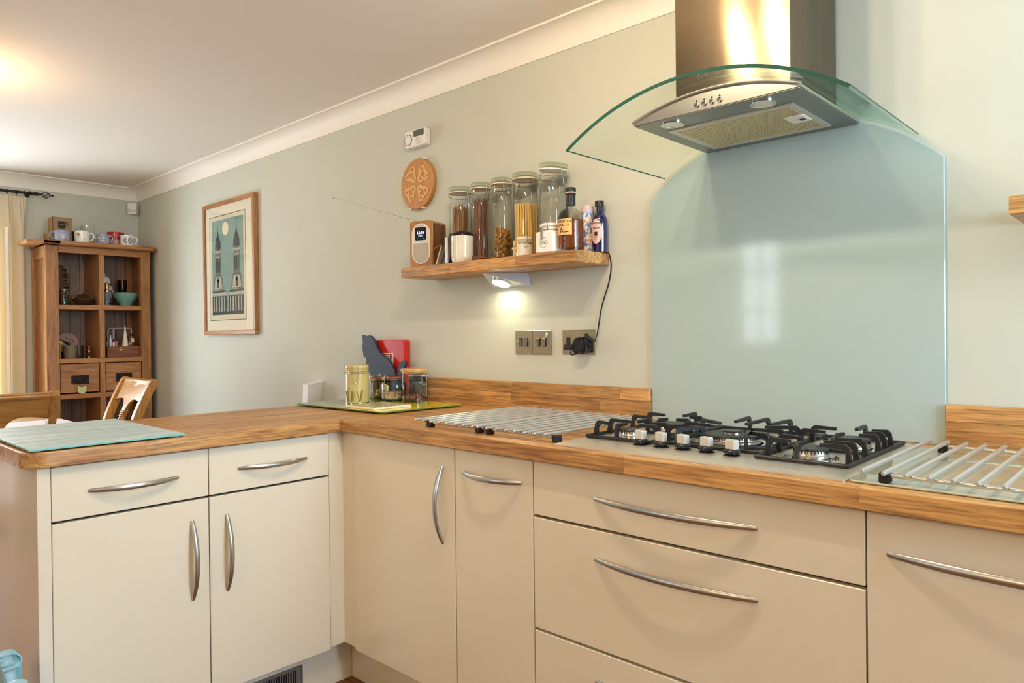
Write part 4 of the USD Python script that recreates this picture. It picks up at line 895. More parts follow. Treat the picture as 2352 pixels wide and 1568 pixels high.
JY, JH = -.0585, .318
def sticks(name, cx, r, h0, h1, n, mat, label, seed, lean=.15, sr=.0016):
    q = random.Random(seed); ms = []
    for k in range(n):
        a, d = q.uniform(0, 2 * PI), r * math.sqrt(q.uniform(0, 1)); a2 = a + q.uniform(-lean, lean) * 5; d2 = min(r, d * q.uniform(.7, 1.2) + q.uniform(0, lean) * r)
        ms.append(cyl((cx + d * math.cos(a), JY + d * math.sin(a), ZS + .0075), (cx + d2 * math.cos(a2), JY + d2 * math.sin(a2), ZS + q.uniform(h0, h1)), sr, n=5))
    single(name, ms, mat, label, 'pasta', kind='stuff', smooth=60)
JL = 'tall glass clip jar '
cl_ang = {0: .15, 1: .05, 2: 2.6, 3: 3.0, 4: -.1}
for k, (jx, jr, lab) in enumerate(((.007, .0445, JL + 'of pale brown spaghetti, leftmost on the shelf'), (.1215, .0390, JL + 'of long dark brown spaghetti, second from left'),
        (.232, .0405, JL + 'with a low heap of pasta twists'), (.349, .0485, JL + 'filled with yellow spaghetti'), (.4785, .0515, JL + 'standing empty with its lid ajar, tallest of the row'))):
    clip_jar(jx, JY, ZS, jr, JH if k < 4 else JH * 1.005, lab, cl_ang[k], CREAMG if k < 4 else plain('white_gasket', s(240, 236, 230), .5), neck=.88, lidtilt=0.0 if k < 4 else .10, name='tall_clip_jar')
WW = plain('wholewheat', s(150, 106, 58), .5); WW2 = plain('wholewheat_dark', s(118, 68, 34), .5); YEL = plain('durum', s(222, 180, 82), .42)
sticks('spaghetti', .007, .030, .19, .24, 120, WW, 'pale brown spaghetti standing in the leftmost tall jar', 31, .06)
sticks('spaghetti', .1215, .027, .22, .25, 130, WW2, 'dark brown spaghetti fanned out in the second tall jar', 32, .22)
sticks('spaghetti', .349, .038, .190, .198, 330, YEL, 'yellow spaghetti packed upright in the fourth tall jar', 33, .01)
def fusillo(q):
    n, L, R = 12, .026, .0068; V, F = [], []
    for b_ in range(3):
        o = len(V)
        for i in range(n + 1):
            a = 2 * PI * b_ / 3 + i * 2 * PI * 1.6 / n; z = -L / 2 + L * i / n
            da = .18
            V += [(R * math.cos(a), R * math.sin(a), z), (R * .25 * math.cos(a + 1.2), R * .25 * math.sin(a + 1.2), z), (R * .25 * math.cos(a - 1.2), R * .25 * math.sin(a - 1.2), z)]
        for i in range(n):
            p_, n_ = o + 3 * i, o + 3 * i + 3
            for u, v in ((0, 1), (1, 2), (2, 0)): F += [(p_ + u, n_ + u, n_ + v), (p_ + u, n_ + v, p_ + v)]
    return trimesh.Trimesh(np.array(V), np.array(F), process=False)
pile('pasta_twists', .232, JY, ZS + .0225, .0238, .095, 190, fusillo, plain('fusilli', s(214, 158, 62), .5), 'golden pasta twists heaped in the third tall jar', 'pasta', 34)

cx, cy, r = .4145, -.142, .0262
t = thing('mini_jar', 'small cream ceramic clip jar with a wooden spoon strapped to its side', 'jar', (cx, cy, ZS))
part('body', lathe([(r * .95, ZS), (r, ZS + .003), (r, ZS + .036), (r * .93, ZS + .040), (r * .93, ZS + .047), (r, ZS + .049), (r, ZS + .052)], (cx, cy, 0), 40), CERAMIC_CREAM, t, world=True)
part('lid', lathe([(r * .98, ZS + .0555), (r * 1.02, ZS + .057), (r * 1.02, ZS + .061), (r * .95, ZS + .0645), (r * .5, ZS + .066)], (cx, cy, 0), 40), CERAMIC_CREAM, t, world=True)
part('gasket', lathe([(r * .96, ZS + .0521), (r * 1.03, ZS + .0525), (r * 1.03, ZS + .0550), (r * .96, ZS + .0554)], (cx, cy, 0), 40), plain('clear_seal', s(200, 176, 150), .4), t, world=True)
part('band', lathe([(r * .94, ZS + .0402), (r * .985, ZS + .0405), (r * .985, ZS + .0465), (r * .94, ZS + .0468)], (cx, cy, 0), 40), CHROME, t, world=True)
clamp(t, cx, cy, r, ZS + .044, ZS + .063, -.65, .012, wide=.006)
sx, sy = cx - .036, cy - .012
part('spoon', [tube([(sx, sy, ZS + .001), (sx + .001, sy, ZS + .028), (sx + .002, sy, ZS + .034)], [.0030, .0030, .0036], 8), ball((sx + .002, sy, ZS + .046), .0075, 2, (.75, .5, 1.6))], plain('spoon_wood', s(226, 178, 110), .5), t, world=True, label='little pale wooden spoon')
part('spoon_loop', [cyl((sx - .008, sy, ZS + .029), (cx - r * .9, sy + .006, ZS + .029), .0046, n=14)], CERAMIC_CREAM, t, world=True)

cx, cy = .528, -.137
t = thing('square_jar', 'square white ceramic clip jar with a round emblem on its front', 'jar', (cx, cy, ZS), rotz=.12)
part('body', rbox(-.0385, .0385, -.0365, .0365, 0, .0705, .010, 'z', 5, .004), CERAMIC, t)
part('neck', lathe([(.031, .0705), (.031, .078), (.034, .079), (.034, .083)], n=40), CERAMIC, t)
part('gasket', lathe([(.032, .0832), (.0352, .0835), (.0352, .0875), (.032, .0878)], n=40), plain('seal_grey', s(190, 180, 168), .4), t)
part('lid', lathe([(.034, .088), (.0355, .0895), (.0355, .0945), (.033, .098), (.018, .1005)], n=40), CERAMIC, t)
part('wire_clamp', [wire([(-.012, -.0335, .078), (-.012, -.0375, .086), (-.012, -.036, .096), (-.004, -.030, .099), (.004, -.030, .099), (.012, -.036, .096), (.012, -.0375, .086), (.012, -.0335, .078)], .0014),
                    wire([(.031 * math.cos(a), .0318 * math.sin(a), .0755) for a in np.linspace(0, 2 * PI, 37)[:-1]], .0016, closed=True)], CHROME, t, label='steel wire clamp')
part('clamp_lever', rbox(-.0125, -.0035, -.0415, -.0395, .043, .084, .003, 'y', 3, .0005), plain('lever_steel', s(176, 162, 140), .3, 1.0), t)
EMB = plain('emblem_ink', s(120, 122, 102), .5)
part('emblem', [mv(torus((0, 0, 0), .0165, .0004, (0, 1, 0), 40, 5), (-.004, -.0368, .034)), mv(torus((0, 0, 0), .0052, .0009, (0, 1, 0), 20, 5), (-.004, -.0368, .034)), box(-.0055, -.0035, -.0371, -.0364, .030, .041, 0), box(-.010, .002, -.0371, -.0364, .0285, .0298, 0)] +
     [mv(ball((0, 0, 0), .0021, 1, (1.5, .15, .8)), (-.004 + .0112 * math.cos(a), -.0366, .034 + .0105 * math.sin(a)), ry=-a) for a in (-.5, 0, .5, 2.6, 3.14, 3.7)] + [box(-.004 + x - .0013, -.004 + x + .0013, -.0370, -.0364, .0215, .0228, 0) for x in (-.006, -.002, .002, .006)], EMB, t, label='round grey line emblem')

# spirits bottle
cx, cy, r = .603, -.122, .0425
t = thing('spirits_bottle', 'round-shouldered bottle half full of amber spirit with a black neck sleeve', 'bottle', (cx, cy, ZS))
BZ = ZS
outp = [(r * .93, 0), (r, .005), (r, .099), (r * .985, .110), (r * .92, .120), (r * .78, .130), (r * .55, .138), (r * .37, .143), (r * .345, .150), (r * .345, .160)]
part('glass_body', lathe([(0, BZ)] + [(a, BZ + z) for a, z in outp] + [(a - .003, BZ + max(z, .012)) for a, z in outp[::-1]] + [(0, BZ + .012)], (cx, cy, 0), 56), GLASS, t, world=True)
AMB = raw('amber_spirit', {'lw': ('layer_weight', {'blend': .5}), 'c': ('rgb_ramp', {'ramp': [(0, (.80, .36, .055)), (.7, (.62, .20, .02)), (1, (.32, .08, .01))]}), 't': ('transparent_bsdf', {}), 'g': ('principled_bsdf', {'base_color': s(196, 104, 20), 'roughness': .1}), 'm': ('mix_closure', {'fac': .18})},
    [('lw.facing', 'c.fac'), ('c.color', 't.color'), ('t.BSDF', 'm.closure1'), ('g.BSDF', 'm.closure2')], 'm.closure')
part('liquor', lathe([(r - .0045, BZ + .0125), (r - .0038, BZ + .016), (r - .0038, BZ + .104), (r - .006, BZ + .1045)], (cx, cy, 0), 48), AMB, t, world=True)
part('neck_sleeve', lathe([(r * .372, BZ + .152), (r * .378, BZ + .1545), (r * .378, BZ + .186), (r * .41, BZ + .187), (r * .41, BZ + .191), (r * .36, BZ + .1915)], (cx, cy, 0), 36), BLACK, t, world=True)
part('cork_band', lathe([(r * .36, BZ + .1916), (r * .36, BZ + .196)], (cx, cy, 0), 30), plain('cork_pale', s(222, 196, 166), .5), t, world=True)
part('stopper', lathe([(r * .41, BZ + .1962), (r * .42, BZ + .198), (r * .42, BZ + .2075), (r * .39, BZ + .209)], (cx, cy, 0), 36), BLACK, t, world=True)
def wrap(cx, cy, rr, a0, a1, z0, z1, fn=None, n=28, th=.0006):
    """Label curved round a bottle from angle a0 to a1; fn(u) gives (z0, z1) there."""
    V = []
    for i in range(n + 1):
        a = a0 + (a1 - a0) * i / n; u = i / n; q0, q1 = fn(u) if fn else (z0, z1)
        for R_ in (rr, rr + th): V += [(cx + R_ * math.cos(a), cy + R_ * math.sin(a), q0), (cx + R_ * math.cos(a), cy + R_ * math.sin(a), q1)]
    F = []
    for i in range(n):
        o, p_ = 4 * i, 4 * i + 4
        for a, b_ in ((2, 3), (3, 1), (1, 0), (0, 2)): F += [(o + a, p_ + a, p_ + b_), (o + a, p_ + b_, o + b_)]
    F += [(0, 2, 3), (0, 3, 1), (4 * n, 4 * n + 3, 4 * n + 2), (4 * n, 4 * n + 1, 4 * n + 3)]
    m = trimesh.Trimesh(np.array(V), np.array(F), process=False)
    if m.volume < 0: m.invert()
    return m
def bend_text(txt, h, cx, cy, rr, amid, z, bold=False, squeeze=1.0):
    m = meshkit.text_mesh(txt, h, .0004, bold); m = m.subdivide() if len(m.faces) < 400 else m
    v = np.array(m.vertices); v[:, 0] = (v[:, 0] - m.bounds.mean(0)[0]) * squeeze
    a = amid + v[:, 0] / rr; R_ = rr + v[:, 2]
    return trimesh.Trimesh(np.c_[cx + R_ * np.cos(a), cy + R_ * np.sin(a), z + v[:, 1]], np.array(m.faces), process=False)
lb = part('bottle_label', wrap(cx, cy, r + .0004, -2.35, -.82, BZ + .052, BZ + .104), plain('label_peach', s(232, 184, 116), .6), t, world=True, label='peach paper label')
INK = plain('label_ink', s(52, 30, 18), .6)
part('lettering', [bend_text('PENSTOCK', .0078, cx, cy, r + .0010, -1.42, BZ + .092, True, .92), bend_text('DISTILL CO', .0066, cx, cy, r + .0010, -1.55, BZ + .0805, True, .85)], INK, lb, world=True, label='dark serif lettering')
def on_b(a, z): return (cx + (r + .0012) * math.cos(a), cy + (r + .0012) * math.sin(a), z)
part('mountain_drawing', [tube([on_b(-1.88, BZ + .056), on_b(-1.78, BZ + .061), on_b(-1.70, BZ + .076), on_b(-1.64, BZ + .064), on_b(-1.45, BZ + .0605), on_b(-1.10, BZ + .0615), on_b(-1.04, BZ + .064)], [.0006, .0016, .0007, .0014, .0012, .0014, .0004], 6), tube([on_b(-1.70, BZ + .076), on_b(-1.58, BZ + .071), on_b(-1.30, BZ + .063)], [.0008, .0005, .0005], 5)], INK, lb, world=True, label='dark drawing of a peak')

# patterned tube
cx, cy, r = .6030, -.0300, .0195
t = thing('patterned_tube', 'tall tube with a pastel diamond pattern and a pink lid, behind the spirits bottle', 'tube', (cx, cy, ZS))
DIA = raw('diamond_print', {'t': ('texture_coordinate', {}), 'x': ('separate_xyz', {}), 'at': ('math', {'math_type': 'arctan2'}), 'k': ('math', {'math_type': 'multiply', 'value2': .030}), 'v': ('combine_xyz', {}), 'r': ('mapping', {'rotation': (0, 0, 1.02), 'scale': (120, 120, 120)}),
    'ch': ('voronoi_texture', {'scale': 1.0, 'randomness': 0.0, 'metric': 'chebychev', 'dimensions': '2D'}), 'sv': ('separate_color', {}), 'c': ('rgb_ramp', {'interpolate': False, 'ramp': [(0, s(236, 232, 226)), (.36, s(110, 138, 190)), (.52, s(236, 196, 130)), (.64, s(236, 170, 150)), (.74, s(150, 176, 214)), (.86, s(240, 238, 234))]}), 'p': ('principled_bsdf', {'roughness': .4})},
    [('t.object', 'x.vector'), ('x.y', 'at.value1'), ('x.x', 'at.value2'), ('at.value', 'k.value1'), ('k.value', 'v.x'), ('x.z', 'v.y'), ('v.vector', 'r.vector'), ('r.vector', 'ch.vector'), ('ch.color', 'sv.color'), ('sv.r', 'c.fac'), ('c.color', 'p.base_color')], 'p.BSDF')
part('tube_body', lathe([(r, 0), (r, .138)], n=40), DIA, t)
part('lid', lathe([(r * 1.10, .1382), (r * 1.12, .140), (r * 1.12, .156), (r * 1.0, .161), (r * .5, .1625)], n=40), plain('lid_pink', s(214, 186, 186), .25), t)

cx, cy, r = .6500, -.0285, .0257
t = thing('blue_bottle', 'slim cobalt blue bottle with a pink oval label at the shelf end', 'bottle', (cx, cy, ZS))
COB = plain('cobalt_glass', s(8, 10, 70), .04, specular_ior_level=.7, coat_weight=.5)
part('glass_body', lathe([(r * .92, ZS), (r, ZS + .004), (r, ZS + .104), (r * .93, ZS + .115), (r * .75, ZS + .124), (r * .52, ZS + .130), (r * .50, ZS + .134), (r * .50, ZS + .156)], (cx, cy, 0), 48), COB, t, world=True)
part('cap', lathe([(r * .56, ZS + .152), (r * .58, ZS + .153), (r * .58, ZS + .170), (r * .54, ZS + .172)], (cx, cy, 0), 30), BLACK, t, world=True)
lb = part('bottle_label', wrap(cx, cy, r + .0003, -2.20, -.62, 0, 0, lambda u: (ZS + .070 - .0405 * math.sqrt(max(0, 1 - (2 * u - 1) ** 2)) - .001, ZS + .070 + .0405 * math.sqrt(max(0, 1 - (2 * u - 1) ** 2)))), plain('label_pink', s(232, 190, 182), .5), t, world=True, label='pink oval paper label')
part('lettering', [bend_text('Dark Rose', .0056, cx, cy, r + .0008, -1.38, ZS + .094, True, .85), bend_text('&', .0040, cx, cy, r + .0008, -1.42, ZS + .0870, True), bend_text('Bubbles', .0056, cx, cy, r + .0008, -1.38, ZS + .0780, True, .85), bend_text('Bath', .0040, cx, cy, r + .0008, -1.40, ZS + .0480, True),
     wrap(cx, cy, r + .0008, -1.62, -1.22, ZS + .0545, ZS + .0675, n=6, th=.0003), wrap(cx, cy, r + .0008, -1.68, -1.08, ZS + .0425, ZS + .0432, n=6, th=.0003), wrap(cx, cy, r + .0008, -1.62, -1.2, ZS + .0375, ZS + .0382, n=6, th=.0003)], INK, lb, world=True, label='dark script lettering and square emblem')

t = thing('spoon_rest', 'small brown wooden spoon rest lying at the front of the shelf', 'spoon rest', (.225, -.150, ZS))
BRW = wood('brown_wood', 'x', s(150, 92, 48), s(100, 56, 24), grain=40)
part('block', hull([(.190, -.176, ZS), (.232, -.172, ZS), (.190, -.150, ZS), (.232, -.146, ZS), (.190, -.176, ZS + .018), (.190, -.150, ZS + .018), (.226, -.172, ZS + .016), (.226, -.148, ZS + .016)]), BRW, t, world=True)
part('handle', tube([(.228, -.160, ZS + .010), (.250, -.160, ZS + .0055), (.285, -.158, ZS + .005), (.318, -.154, ZS + .006)], [.006, .0048, .0045, .0035], 8, flat=((0, 0, 1), .6)), BRW, t, world=True)
# ------------------------------------------------------------------ bookcase in the far corner
XF, XB, YL, YR = -3.170, -3.497, -.6685, -.0425
t = thing('bookcase', 'tall oak display bookcase in the far corner, with two drawers', 'bookcase', ((XF + XB) / 2, (YL + YR) / 2, 0))
part('top', [slab([(XB, -.690), (XB, -.004), (-3.150, -.004), (-3.112, -.038), (-3.112, -.690)], 1.7815, 1.8085, .006, .006), slab([(-3.362, -.770), (-3.362, -.600), (-3.112, -.600), (-3.112, -.700), (-3.165, -.770)], 1.7815, 1.8085, .006, .006)], CASE_Y, t, world=True)
PW = [(YL, -.5966), (-.1022, YR)]
for y0, y1 in PW:
    part('post', box(XF - .045, XF, y0, y1, 0, 1.7812, .002), CASE_Z, t, world=True)
    part('post', box(XB, XB + .045, y0 if y0 > -.3 else y0, y1 if y0 > -.3 else y0 + .04, 0, 1.7812, .002), CASE_Z, t, world=True)
for y0, y1 in ((YL + .012, YL + .022), (YR - .022, YR - .012)):
    part('side_panel', box(XB + .04, XF - .04, y0, y1, .10, 1.775, .001), CASE_Z, t, world=True)
for yy in (YL + .003, YR - .024):
    for z0, z1 in ((1.70, 1.7812), (.06, .13)): part('side_rail', box(XB + .044, XF - .044, yy, yy + .021, z0, z1, .002), CASE_X, t, world=True)
part('rail', box(XF - .025, XF - .002, -.5966, -.1022, 1.738, 1.7812, .002), CASE_Y, t, world=True)
q = random.Random(4); y = YL + .02
while y < YR - .021:
    e_ = min(YR - .02, y + q.uniform(.055, .10)); part('back_plank', box(XB + .002, XB + .012, y + .0006, e_ - .0006, .08, 1.779, .0012), CASE_BACK, t, world=True); y = e_
DV0, DV1 = -.3627, -.3313
for z0, z1, nm in ((1.374, 1.405, 'shelf'), (1.026, 1.057, 'shelf'), (.7963, .8274, 'shelf'), (.44, .47, 'shelf'), (.08, .13, 'base_rail')):
    part(nm, box(XB + .0125, XF - .004, YL + .023, YR - .023, z0, z1, .0015), CASE_Y, t, world=True)
for z0, z1 in ((1.4052, 1.7378), (1.0572, 1.3738), (.8276, 1.0258), (.4702, .7961), (.1302, .4398)):
    part('divider', box(XB + .013, XF - .003, DV0, DV1, z0, z1, .0015), CASE_Z, t, world=True)
HM = plain('dark_bronze', s(44, 36, 30), .4, .7)
for y0, y1, hz in ((-.5950, -.3655, .9188), (-.3285, -.1035, .9225)):
    d = part('drawer', box(XB + .03, XF - .010, y0 + .002, y1 - .002, .836, 1.0215, .002), CASE_Y, t, world=True)
    hy = (y0 + y1) / 2; hx = XF - .010
    part('handle_plate', box(hx - .0002, hx + .0025, hy - .051, hy + .051, hz - .029, hz + .029, .0012), HM, d, world=True, label='dark bronze handle plate')
    part('bail_handle', [tube([(hx + .006 + .006 * math.sin(a), hy - .034 * math.cos(a), hz + .010 - .027 * math.sin(a)) for a in np.linspace(0, PI, 17)], .0032, 7), torus((hx + .003, hy, hz - .001), .026, .0022, (1, 0, 0), 28, 6), ball((hx + .005, hy - .034, hz + .011), .006, 1), ball((hx + .005, hy + .034, hz + .011), .006, 1)], HM, d, world=True, label='dark bronze drop handle')
catf = Polygon([(-.024, .022), (-.022, .026), (-.011, .017), (.011, .017), (.022, .026), (.024, .022), (.025, -.004), (.017, -.019), (.006, -.024), (-.006, -.024), (-.017, -.019), (-.025, -.004)]).buffer(.001)
t = thing('cat_tag', 'pale green cat-face tag hanging on the left bookcase drawer', 'tag', (XF + .004, -.4745, .83))
part('face', [mv(extr(catf, 0, .004, 'yz'), (XF + .0005, -.4745, .8525))], plain('tag_green', s(206, 214, 158), .5), t, world=True)
part('drawn_features', [mv(ball((0, 0, 0), .0028, 1, (.2, 1, 1)), (XF + .0047, -.4745 + dy, .8545)) for dy in (-.010, .010)] + [mv(extr(Polygon([(-.003, .003), (.003, .003), (0, -.004)]), 0, .0006, 'yz'), (XF + .0045, -.4745, .846)), box(XF + .0044, XF + .005, -.4752, -.4738, .836, .843, 0)], plain('tag_dark', s(110, 120, 70), .6), t, world=True)

# on top of the bookcase
ZT2 = 1.8087
KRAFT = plain('kraft_card', s(158, 122, 82), .75, var=.05, vscale=40)
single('card_box', box(-3.378, -3.246, -.628, -.495, ZT2, ZT2 + .060, .001), KRAFT, 'lower kraft card box lying on the bookcase top', 'box')
t = thing('card_box', 'kraft card box printed with a black mug, standing on the lower box', 'box', (-3.31, -.545, ZT2 + .0602))
part('carton', box(-3.355, -3.262, -.604, -.490, ZT2 + .0602, ZT2 + .1665, .001), KRAFT, t, world=True)
PB = plain('black_print', s(24, 22, 24), .6)
mx = -3.2618
mug = rrect(-.027, .015, -.030, .017, .008).union(shapely.box(-.027, 0, .015, .017)).union(Point(.018, .001).buffer(.014).difference(Point(.018, .001).buffer(.010)))
part('mug_print', mv(extr(mug, 0, .0005, 'yz'), (mx, -.545, ZT2 + .123)), PB, t, world=True, label='black printed mug')
part('tiny_print', text('Pepper', .006, .0004, (mx + .0006, -.5515, ZT2 + .119), '+x', True), plain('print_light', s(150, 124, 90), .6), t, world=True)
part('edge_stripe', box(-3.2625, -3.2612, -.6042, -.6015, ZT2 + .062, ZT2 + .165, 0), PB, t, world=True)
def mug_(cx, cy, r, h, label, mat, hang=None, flare=1.0, hm=None, z=ZT2, name='mug', cat='mug'):
    t = thing(name, label, cat, (cx, cy, z))
    part('body', lathe([(0, z), (r * .86, z), (r * .95, z + h * .06), (r, z + h * .3), (r * flare, z + h - .001), (r * flare - .003, z + h), (r * flare - .004, z + h - .003), (r - .005, z + .008), (0, z + .007)], (cx, cy, 0), 40), mat, t, world=True)
    if hang is not None:
        part('handle', tube([(cx + (r * .96 + q_) * math.cos(hang), cy + (r * .96 + q_) * math.sin(hang), z + zz) for q_, zz in ((-.002, h * .80), (.012, h * .86), (.024, h * .74), (.026, h * .52), (.016, h * .30), (-.002, h * .20))], .0042, 8), hm or mat, t, world=True)
    return t
BLUEW = raw('blue_white_china', {'t': ('texture_coordinate', {}), 'n': ('voronoi_texture', {'scale': 150.0, 'feature': 'distance_to_edge'}), 'x': ('separate_xyz', {}), 'c': ('rgb_ramp', {'ramp': [(.03, s(84, 94, 140)), (.12, s(168, 172, 196)), (.22, s(230, 227, 224))]}), 'z': ('rgb_ramp', {'ramp': [(0, (0, 0, 0)), (.049, (0, 0, 0)), (.052, (1, 1, 1)), (1, (1, 1, 1))]}),
    'm': ('mix_color', {'b': s(150, 156, 190)}), 'p': ('principled_bsdf', {'roughness': .1})}, [('t.object', 'n.vector'), ('n.distance', 'c.fac'), ('t.object', 'x.vector'), ('x.z', 'z.fac'), ('z.color', 'm.fac'), ('c.color', 'm.a'), ('m.result', 'p.base_color')], 'p.BSDF')
mug_(-3.195, -.568, .042, .070, 'blue and white china mug in front of the kraft boxes', BLUEW, -1.9, hm=BLUEW)
mug_(-3.275, -.497, .026, .080, 'dark brown tumbler behind the blue and white mug and kraft box', plain('dark_tumbler', s(40, 26, 20), .12), name='tumbler', cat='tumbler')
t = mug_(-3.205, -.4505, .0435, .079, 'white china mug painted with an orange flower', CERAMIC, 1.15, .98)
fa = -.42
def on_m(a, z, rr=.0436): return (-3.205 + rr * math.cos(a), -.4505 + rr * math.sin(a), ZT2 + z)
part('painted_flower', [ball(on_m(fa - .32 + dx, .055 + dz, .0425), .0062, 1, (.35, 1, .9)) for dx, dz in ((-.15, 0), (.05, .004), (-.05, -.008), (.12, -.005))], plain('flower_orange', s(196, 122, 50), .4), t, world=True)
part('painted_stems', [tube([on_m(fa - .3, .046), on_m(fa - .28, .03), on_m(fa - .4, .012)], .0008, 5), tube([on_m(fa + .25, .020), on_m(fa + .4, .026), on_m(fa + .55, .020)], .001, 5), tube([on_m(fa - .05, .034), on_m(fa + .3, .036), on_m(fa + .5, .032)], .0006, 5)], plain('stem_grey', s(150, 142, 124), .5), t, world=True)
t = thing('glass_tumbler', 'large clear glass tumbler behind the orange-flower mug', 'glass', (-3.33, -.383, ZT2))
part('bowl', lathe([(0, ZT2), (.036, ZT2), (.045, ZT2 + .02), (.0465, ZT2 + .08), (.043, ZT2 + .148), (.0415, ZT2 + .1485), (.045, ZT2 + .08), (.0435, ZT2 + .022), (.034, ZT2 + .010), (0, ZT2 + .010)], (-3.33, -.383, 0), 40), GLASS, t, world=True)
mug_(-3.215, -.3215, .0395, .0705, 'blue and white china mug between the flower mug and the red one', BLUEW, .75, hm=BLUEW)
t = mug_(-3.318, -.212, .0535, .104, 'large red and white mug at the back of the bookcase top', plain('mug_red', s(176, 26, 30), .15), None)
part('pale_band', lathe([(.0525, ZT2 + .016), (.0541, ZT2 + .018), (.0545, ZT2 + .050), (.0530, ZT2 + .052)], (-3.318, -.212, 0), 40), plain('mug_dusky', s(190, 140, 136), .2, var=.25, vscale=60), t, world=True, label='dusky patterned lower band')
part('lettering', [box(-3.2642, -3.2632, -.248, -.196, ZT2 + z, ZT2 + z + .003, 0) for z in (.072, .082)], plain('mug_letter', s(206, 130, 130), .4), t, world=True)
t = mug_(-3.205, -.178, .0395, .077, 'white mug with a 10 in a blue ring, rightmost on the bookcase', CERAMIC, 1.2)
part('ring_print', [torus((-3.168, -.184, ZT2 + .039), .021, .0017, (1, -.15, 0), 32, 6), torus((-3.168, -.184, ZT2 + .039), .0255, .0009, (1, -.15, 0), 32, 6)], plain('ring_navy', s(70, 80, 130), .4), t, world=True)
part('lettering', text('10', .020, .001, (-3.1655, -.185, ZT2 + .039), '+x', True, squeeze=.85), plain('digit_grey', s(104, 98, 96), .4), t, world=True, label='grey figure 10')

# inside: upper left
Z1, Z2_ = 1.4052, 1.0572
WICK = plain('wicker_dark', s(112, 86, 58), .35, .25, var=.35, vscale=70)
t = thing('woven_vase', 'tall dark woven vase at the left of the upper left compartment', 'vase', (-3.345, -.560, Z1))
part('core', lathe([(.040, Z1), (.048, Z1 + .02), (.058, Z1 + .15), (.050, Z1 + .235), (.034, Z1 + .250), (.034, Z1 + .262)], (-3.345, -.560, 0), 32), plain('vase_core', s(58, 42, 30), .5), t, world=True)
q = random.Random(8)
part('weave', [tube([(-3.345 + (rr_ + .006 * math.sin(5 * a + k)) * math.cos(a), -.560 + (rr_ + .006 * math.sin(5 * a + k)) * math.sin(a), Z1 + zz + .010 * math.sin(3 * a + 2 * k)) for a in np.linspace(0, 2 * PI, 33)[:-1]], .0065, 6, closed=True) for k, (rr_, zz) in enumerate(((.050, .03), (.054, .06), (.058, .09), (.060, .12), (.060, .15), (.057, .18), (.053, .21), (.045, .235)))], WICK, t, world=True, kind='stuff')
t = thing('glass_jar', 'small clear glass jar in front of the woven vase', 'jar', (-3.235, -.5525, Z1))
part('body', lathe([(0, Z1), (.024, Z1), (.0255, Z1 + .004), (.0255, Z1 + .066), (.021, Z1 + .074), (.021, Z1 + .082), (.025, Z1 + .084), (.025, Z1 + .094), (.0185, Z1 + .094), (.0185, Z1 + .074), (.023, Z1 + .066), (.023, Z1 + .006), (0, Z1 + .006)], (-3.235, -.5525, 0), 36), GLASS, t, world=True)
part('lid', lathe([(.0255, Z1 + .0945), (.026, Z1 + .096), (.026, Z1 + .101), (.022, Z1 + .1035)], (-3.235, -.5525, 0), 30), plain('jar_lid_grey', s(150, 144, 136), .25, .6), t, world=True)
LUST = plain('dark_lustre', s(112, 84, 50), .22, .7)
t = thing('lidded_dish', 'shallow bronze-brown ribbed dish with a knobbed lid', 'dish', (-3.25, -.434, Z1))
part('bowl', lathe([(.030, Z1), (.045, Z1 + .008), (.066, Z1 + .034), (.064, Z1 + .036)], (-3.25, -.434, 0), 40), plain('dish_dark', s(66, 46, 32), .3, .3), t, world=True)
part('lid', [lathe([(.067, Z1 + .0362), (.066, Z1 + .040), (.045, Z1 + .058), (.020, Z1 + .068), (.008, Z1 + .071)], (-3.25, -.434, 0), 40)] + [tube([(-3.25 + rr_ * math.cos(a), -.434 + rr_ * math.sin(a), Z1 + zz) for rr_, zz in ((.064, .0425), (.045, .0595), (.021, .0695))], .0022, 5) for a in np.linspace(0, 2 * PI, 19)[:-1]], LUST, t, world=True)
part('knob', ball((-3.25, -.434, Z1 + .078), .0065, 2), LUST, t, world=True)
# upper right
CHINA = raw('dark_flower_china', {'t': ('texture_coordinate', {}), 'n': ('noise_texture', {'scale': 45.0, 'detail': 2}), 'c': ('rgb_ramp', {'ramp': [(.36, s(60, 58, 74)), (.42, s(224, 220, 220))]}), 'p': ('principled_bsdf', {'roughness': .1})}, [('t.object', 'n.vector'), ('n.fac', 'c.fac'), ('c.color', 'p.base_color')], 'p.BSDF')
t = thing('ginger_jar', 'white china ginger jar with a domed lid beside the divider', 'jar', (-3.375, -.272, Z1))
part('body', lathe([(.034, Z1), (.036, Z1 + .008), (.046, Z1 + .045), (.058, Z1 + .10), (.057, Z1 + .128), (.040, Z1 + .148), (.036, Z1 + .150)], (-3.375, -.272, 0), 44), CHINA, t, world=True)
part('dark_rim', lathe([(.043, Z1 + .1502), (.045, Z1 + .153), (.043, Z1 + .158)], (-3.375, -.272, 0), 40), plain('rim_black', s(34, 32, 34), .2), t, world=True)
part('lid', lathe([(.042, Z1 + .1582), (.042, Z1 + .172), (.036, Z1 + .192), (.022, Z1 + .206), (.006, Z1 + .211)], (-3.375, -.272, 0), 44), CERAMIC, t, world=True)
part('knob', ball((-3.375, -.272, Z1 + .220), .010, 2), CERAMIC, t, world=True)
t = thing('scent_bottle', 'slim glass bottle with a gold stopper in front of the ginger jar', 'bottle', (-3.225, -.300, Z1))
part('glass_body', lathe([(0, Z1), (.021, Z1), (.024, Z1 + .01), (.022, Z1 + .07), (.012, Z1 + .092), (.010, Z1 + .092), (.019, Z1 + .07), (.021, Z1 + .012), (0, Z1 + .008)], (-3.225, -.300, 0), 32), clear('smoky_glass', (.86, .86, .88), (.5, .5, .52)), t, world=True)
